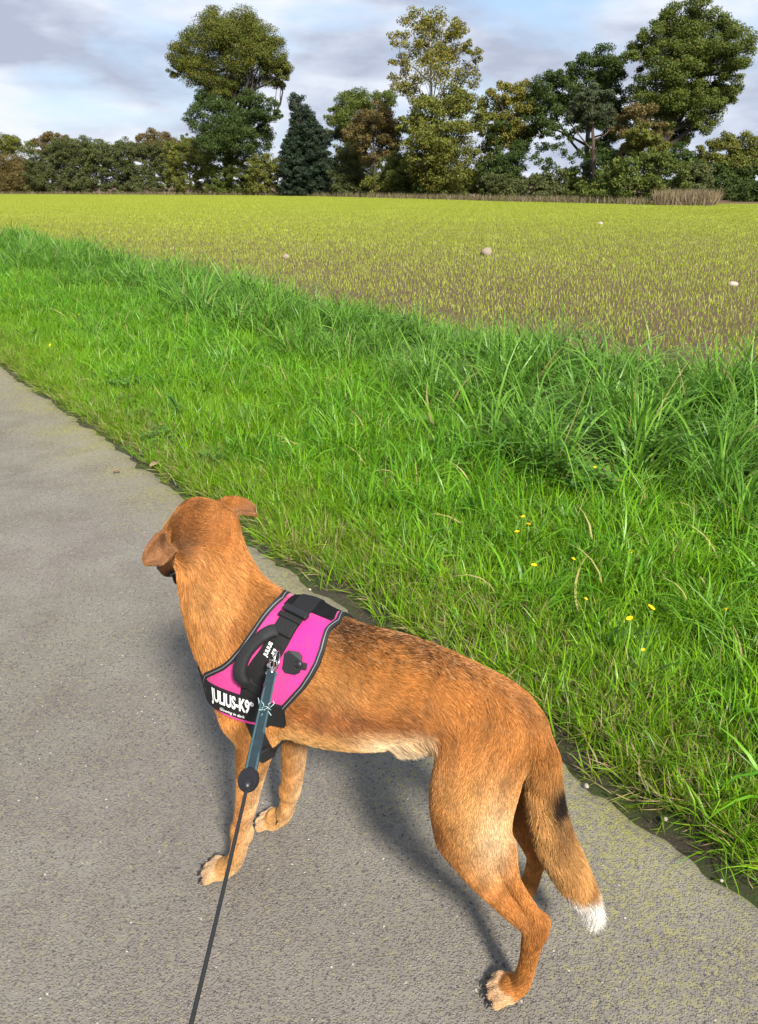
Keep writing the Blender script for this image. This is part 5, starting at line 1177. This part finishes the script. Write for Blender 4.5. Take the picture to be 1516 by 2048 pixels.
# yellow flowers
PET = plain('yellow_petal', (.86, .62, .01), .6, .2, 0, .12, 200); STEM = plain('flower_stem', (.14, .24, .05), .6, .2)
def flower(lb, px, py, h, sz):
    sz = sz*.85
    q = gp(px, py, h); s_, t_ = to_st(q[0], q[1]); z0 = float(verge_z(s_, t_)); root = empty('yellow_flower', (q[0], q[1], z0)); tag(root, lb, 'flower', 'yellow flowers in the verge')
    lx, ly = rng.normal(0, .015, 2); H_ = h-z0
    V, F = tube([(lx*(1-t)**2, ly*(1-t)**2, H_*t, .0013) for t in np.linspace(0, 1, 6)], 5); link('stem', mesh('stem', V, F, True), root, [STEM])
    V = []; F = []; tl = rng.normal(0, .35, 2)
    for ring, (n, r, zz) in enumerate(((13, sz, .002), (9, sz*.62, .004))):
        for k in range(n):
            a = 6.283*k/n+ring*.3; o = len(V); w = .22*r*(1 if ring == 0 else 1.3)
            for rr, ww, z in ((.15, .5, .0), (.65, 1, .0015), (1, .7, .003)):
                for s in (-1, 1):
                    x = math.cos(a)*r*rr-math.sin(a)*w*ww*s; y = math.sin(a)*r*rr+math.cos(a)*w*ww*s; V.append((x, y, H_+zz+z+x*tl[0]+y*tl[1]))
            F += [(o, o+1, o+3, o+2), (o+2, o+3, o+5, o+4)]
    link('petals', mesh('petals', V, F), root, [PET])
    V, F = ball((0, 0, H_+.001), sz*.34, (1, 1, .7), 5); link('flower_centre', mesh('flower_centre', V, F, True), root, [PET])
for px, py, sz, lb in [(1190,937,.012,'yellow flower highest of all at the right, left one of its pair'),(1227,939,.009,'yellow flower highest at the right, right one of its pair'),
    (1046,1035,.011,'uppermost yellow flower of the cluster of three above the dog\'s rump'),(1057,1050,.013,'right-hand yellow flower of the cluster of three above the rump'),(1034,1065,.013,'lowest yellow flower of the cluster of three above the rump'),
    (1068,1132,.012,'single yellow flower just below the cluster of three'),(1147,1120,.009,'small yellow flower right of the single one below the cluster'),(1263,1105,.010,'yellow flower standing alone in the middle of the right verge'),
    (1303,1217,.013,'larger yellow flower right of the dog\'s rump, upper of a pair'),(1259,1239,.012,'yellow flower right of the dog\'s rump, lower of a pair'),(1452,1220,.008,'small orange-yellow flower near the right edge'),
    (1172,1200,.007,'tiny yellow bud between the rump and the larger pair'),(145,634,.014,'left-hand yellow flower of the close pair in the far left verge'),(158,630,.013,'right-hand yellow flower of the close pair in the far left verge'),
    (31,654,.011,'yellow flower nearest the left edge of the photo'),(100,691,.010,'yellow flower below the close pair in the far left verge'),(1286,1302,.007,'tiny yellow flower below the larger pair right of the rump')]:
    flower(lb, px, py, .19 if px > 500 else .17, sz)
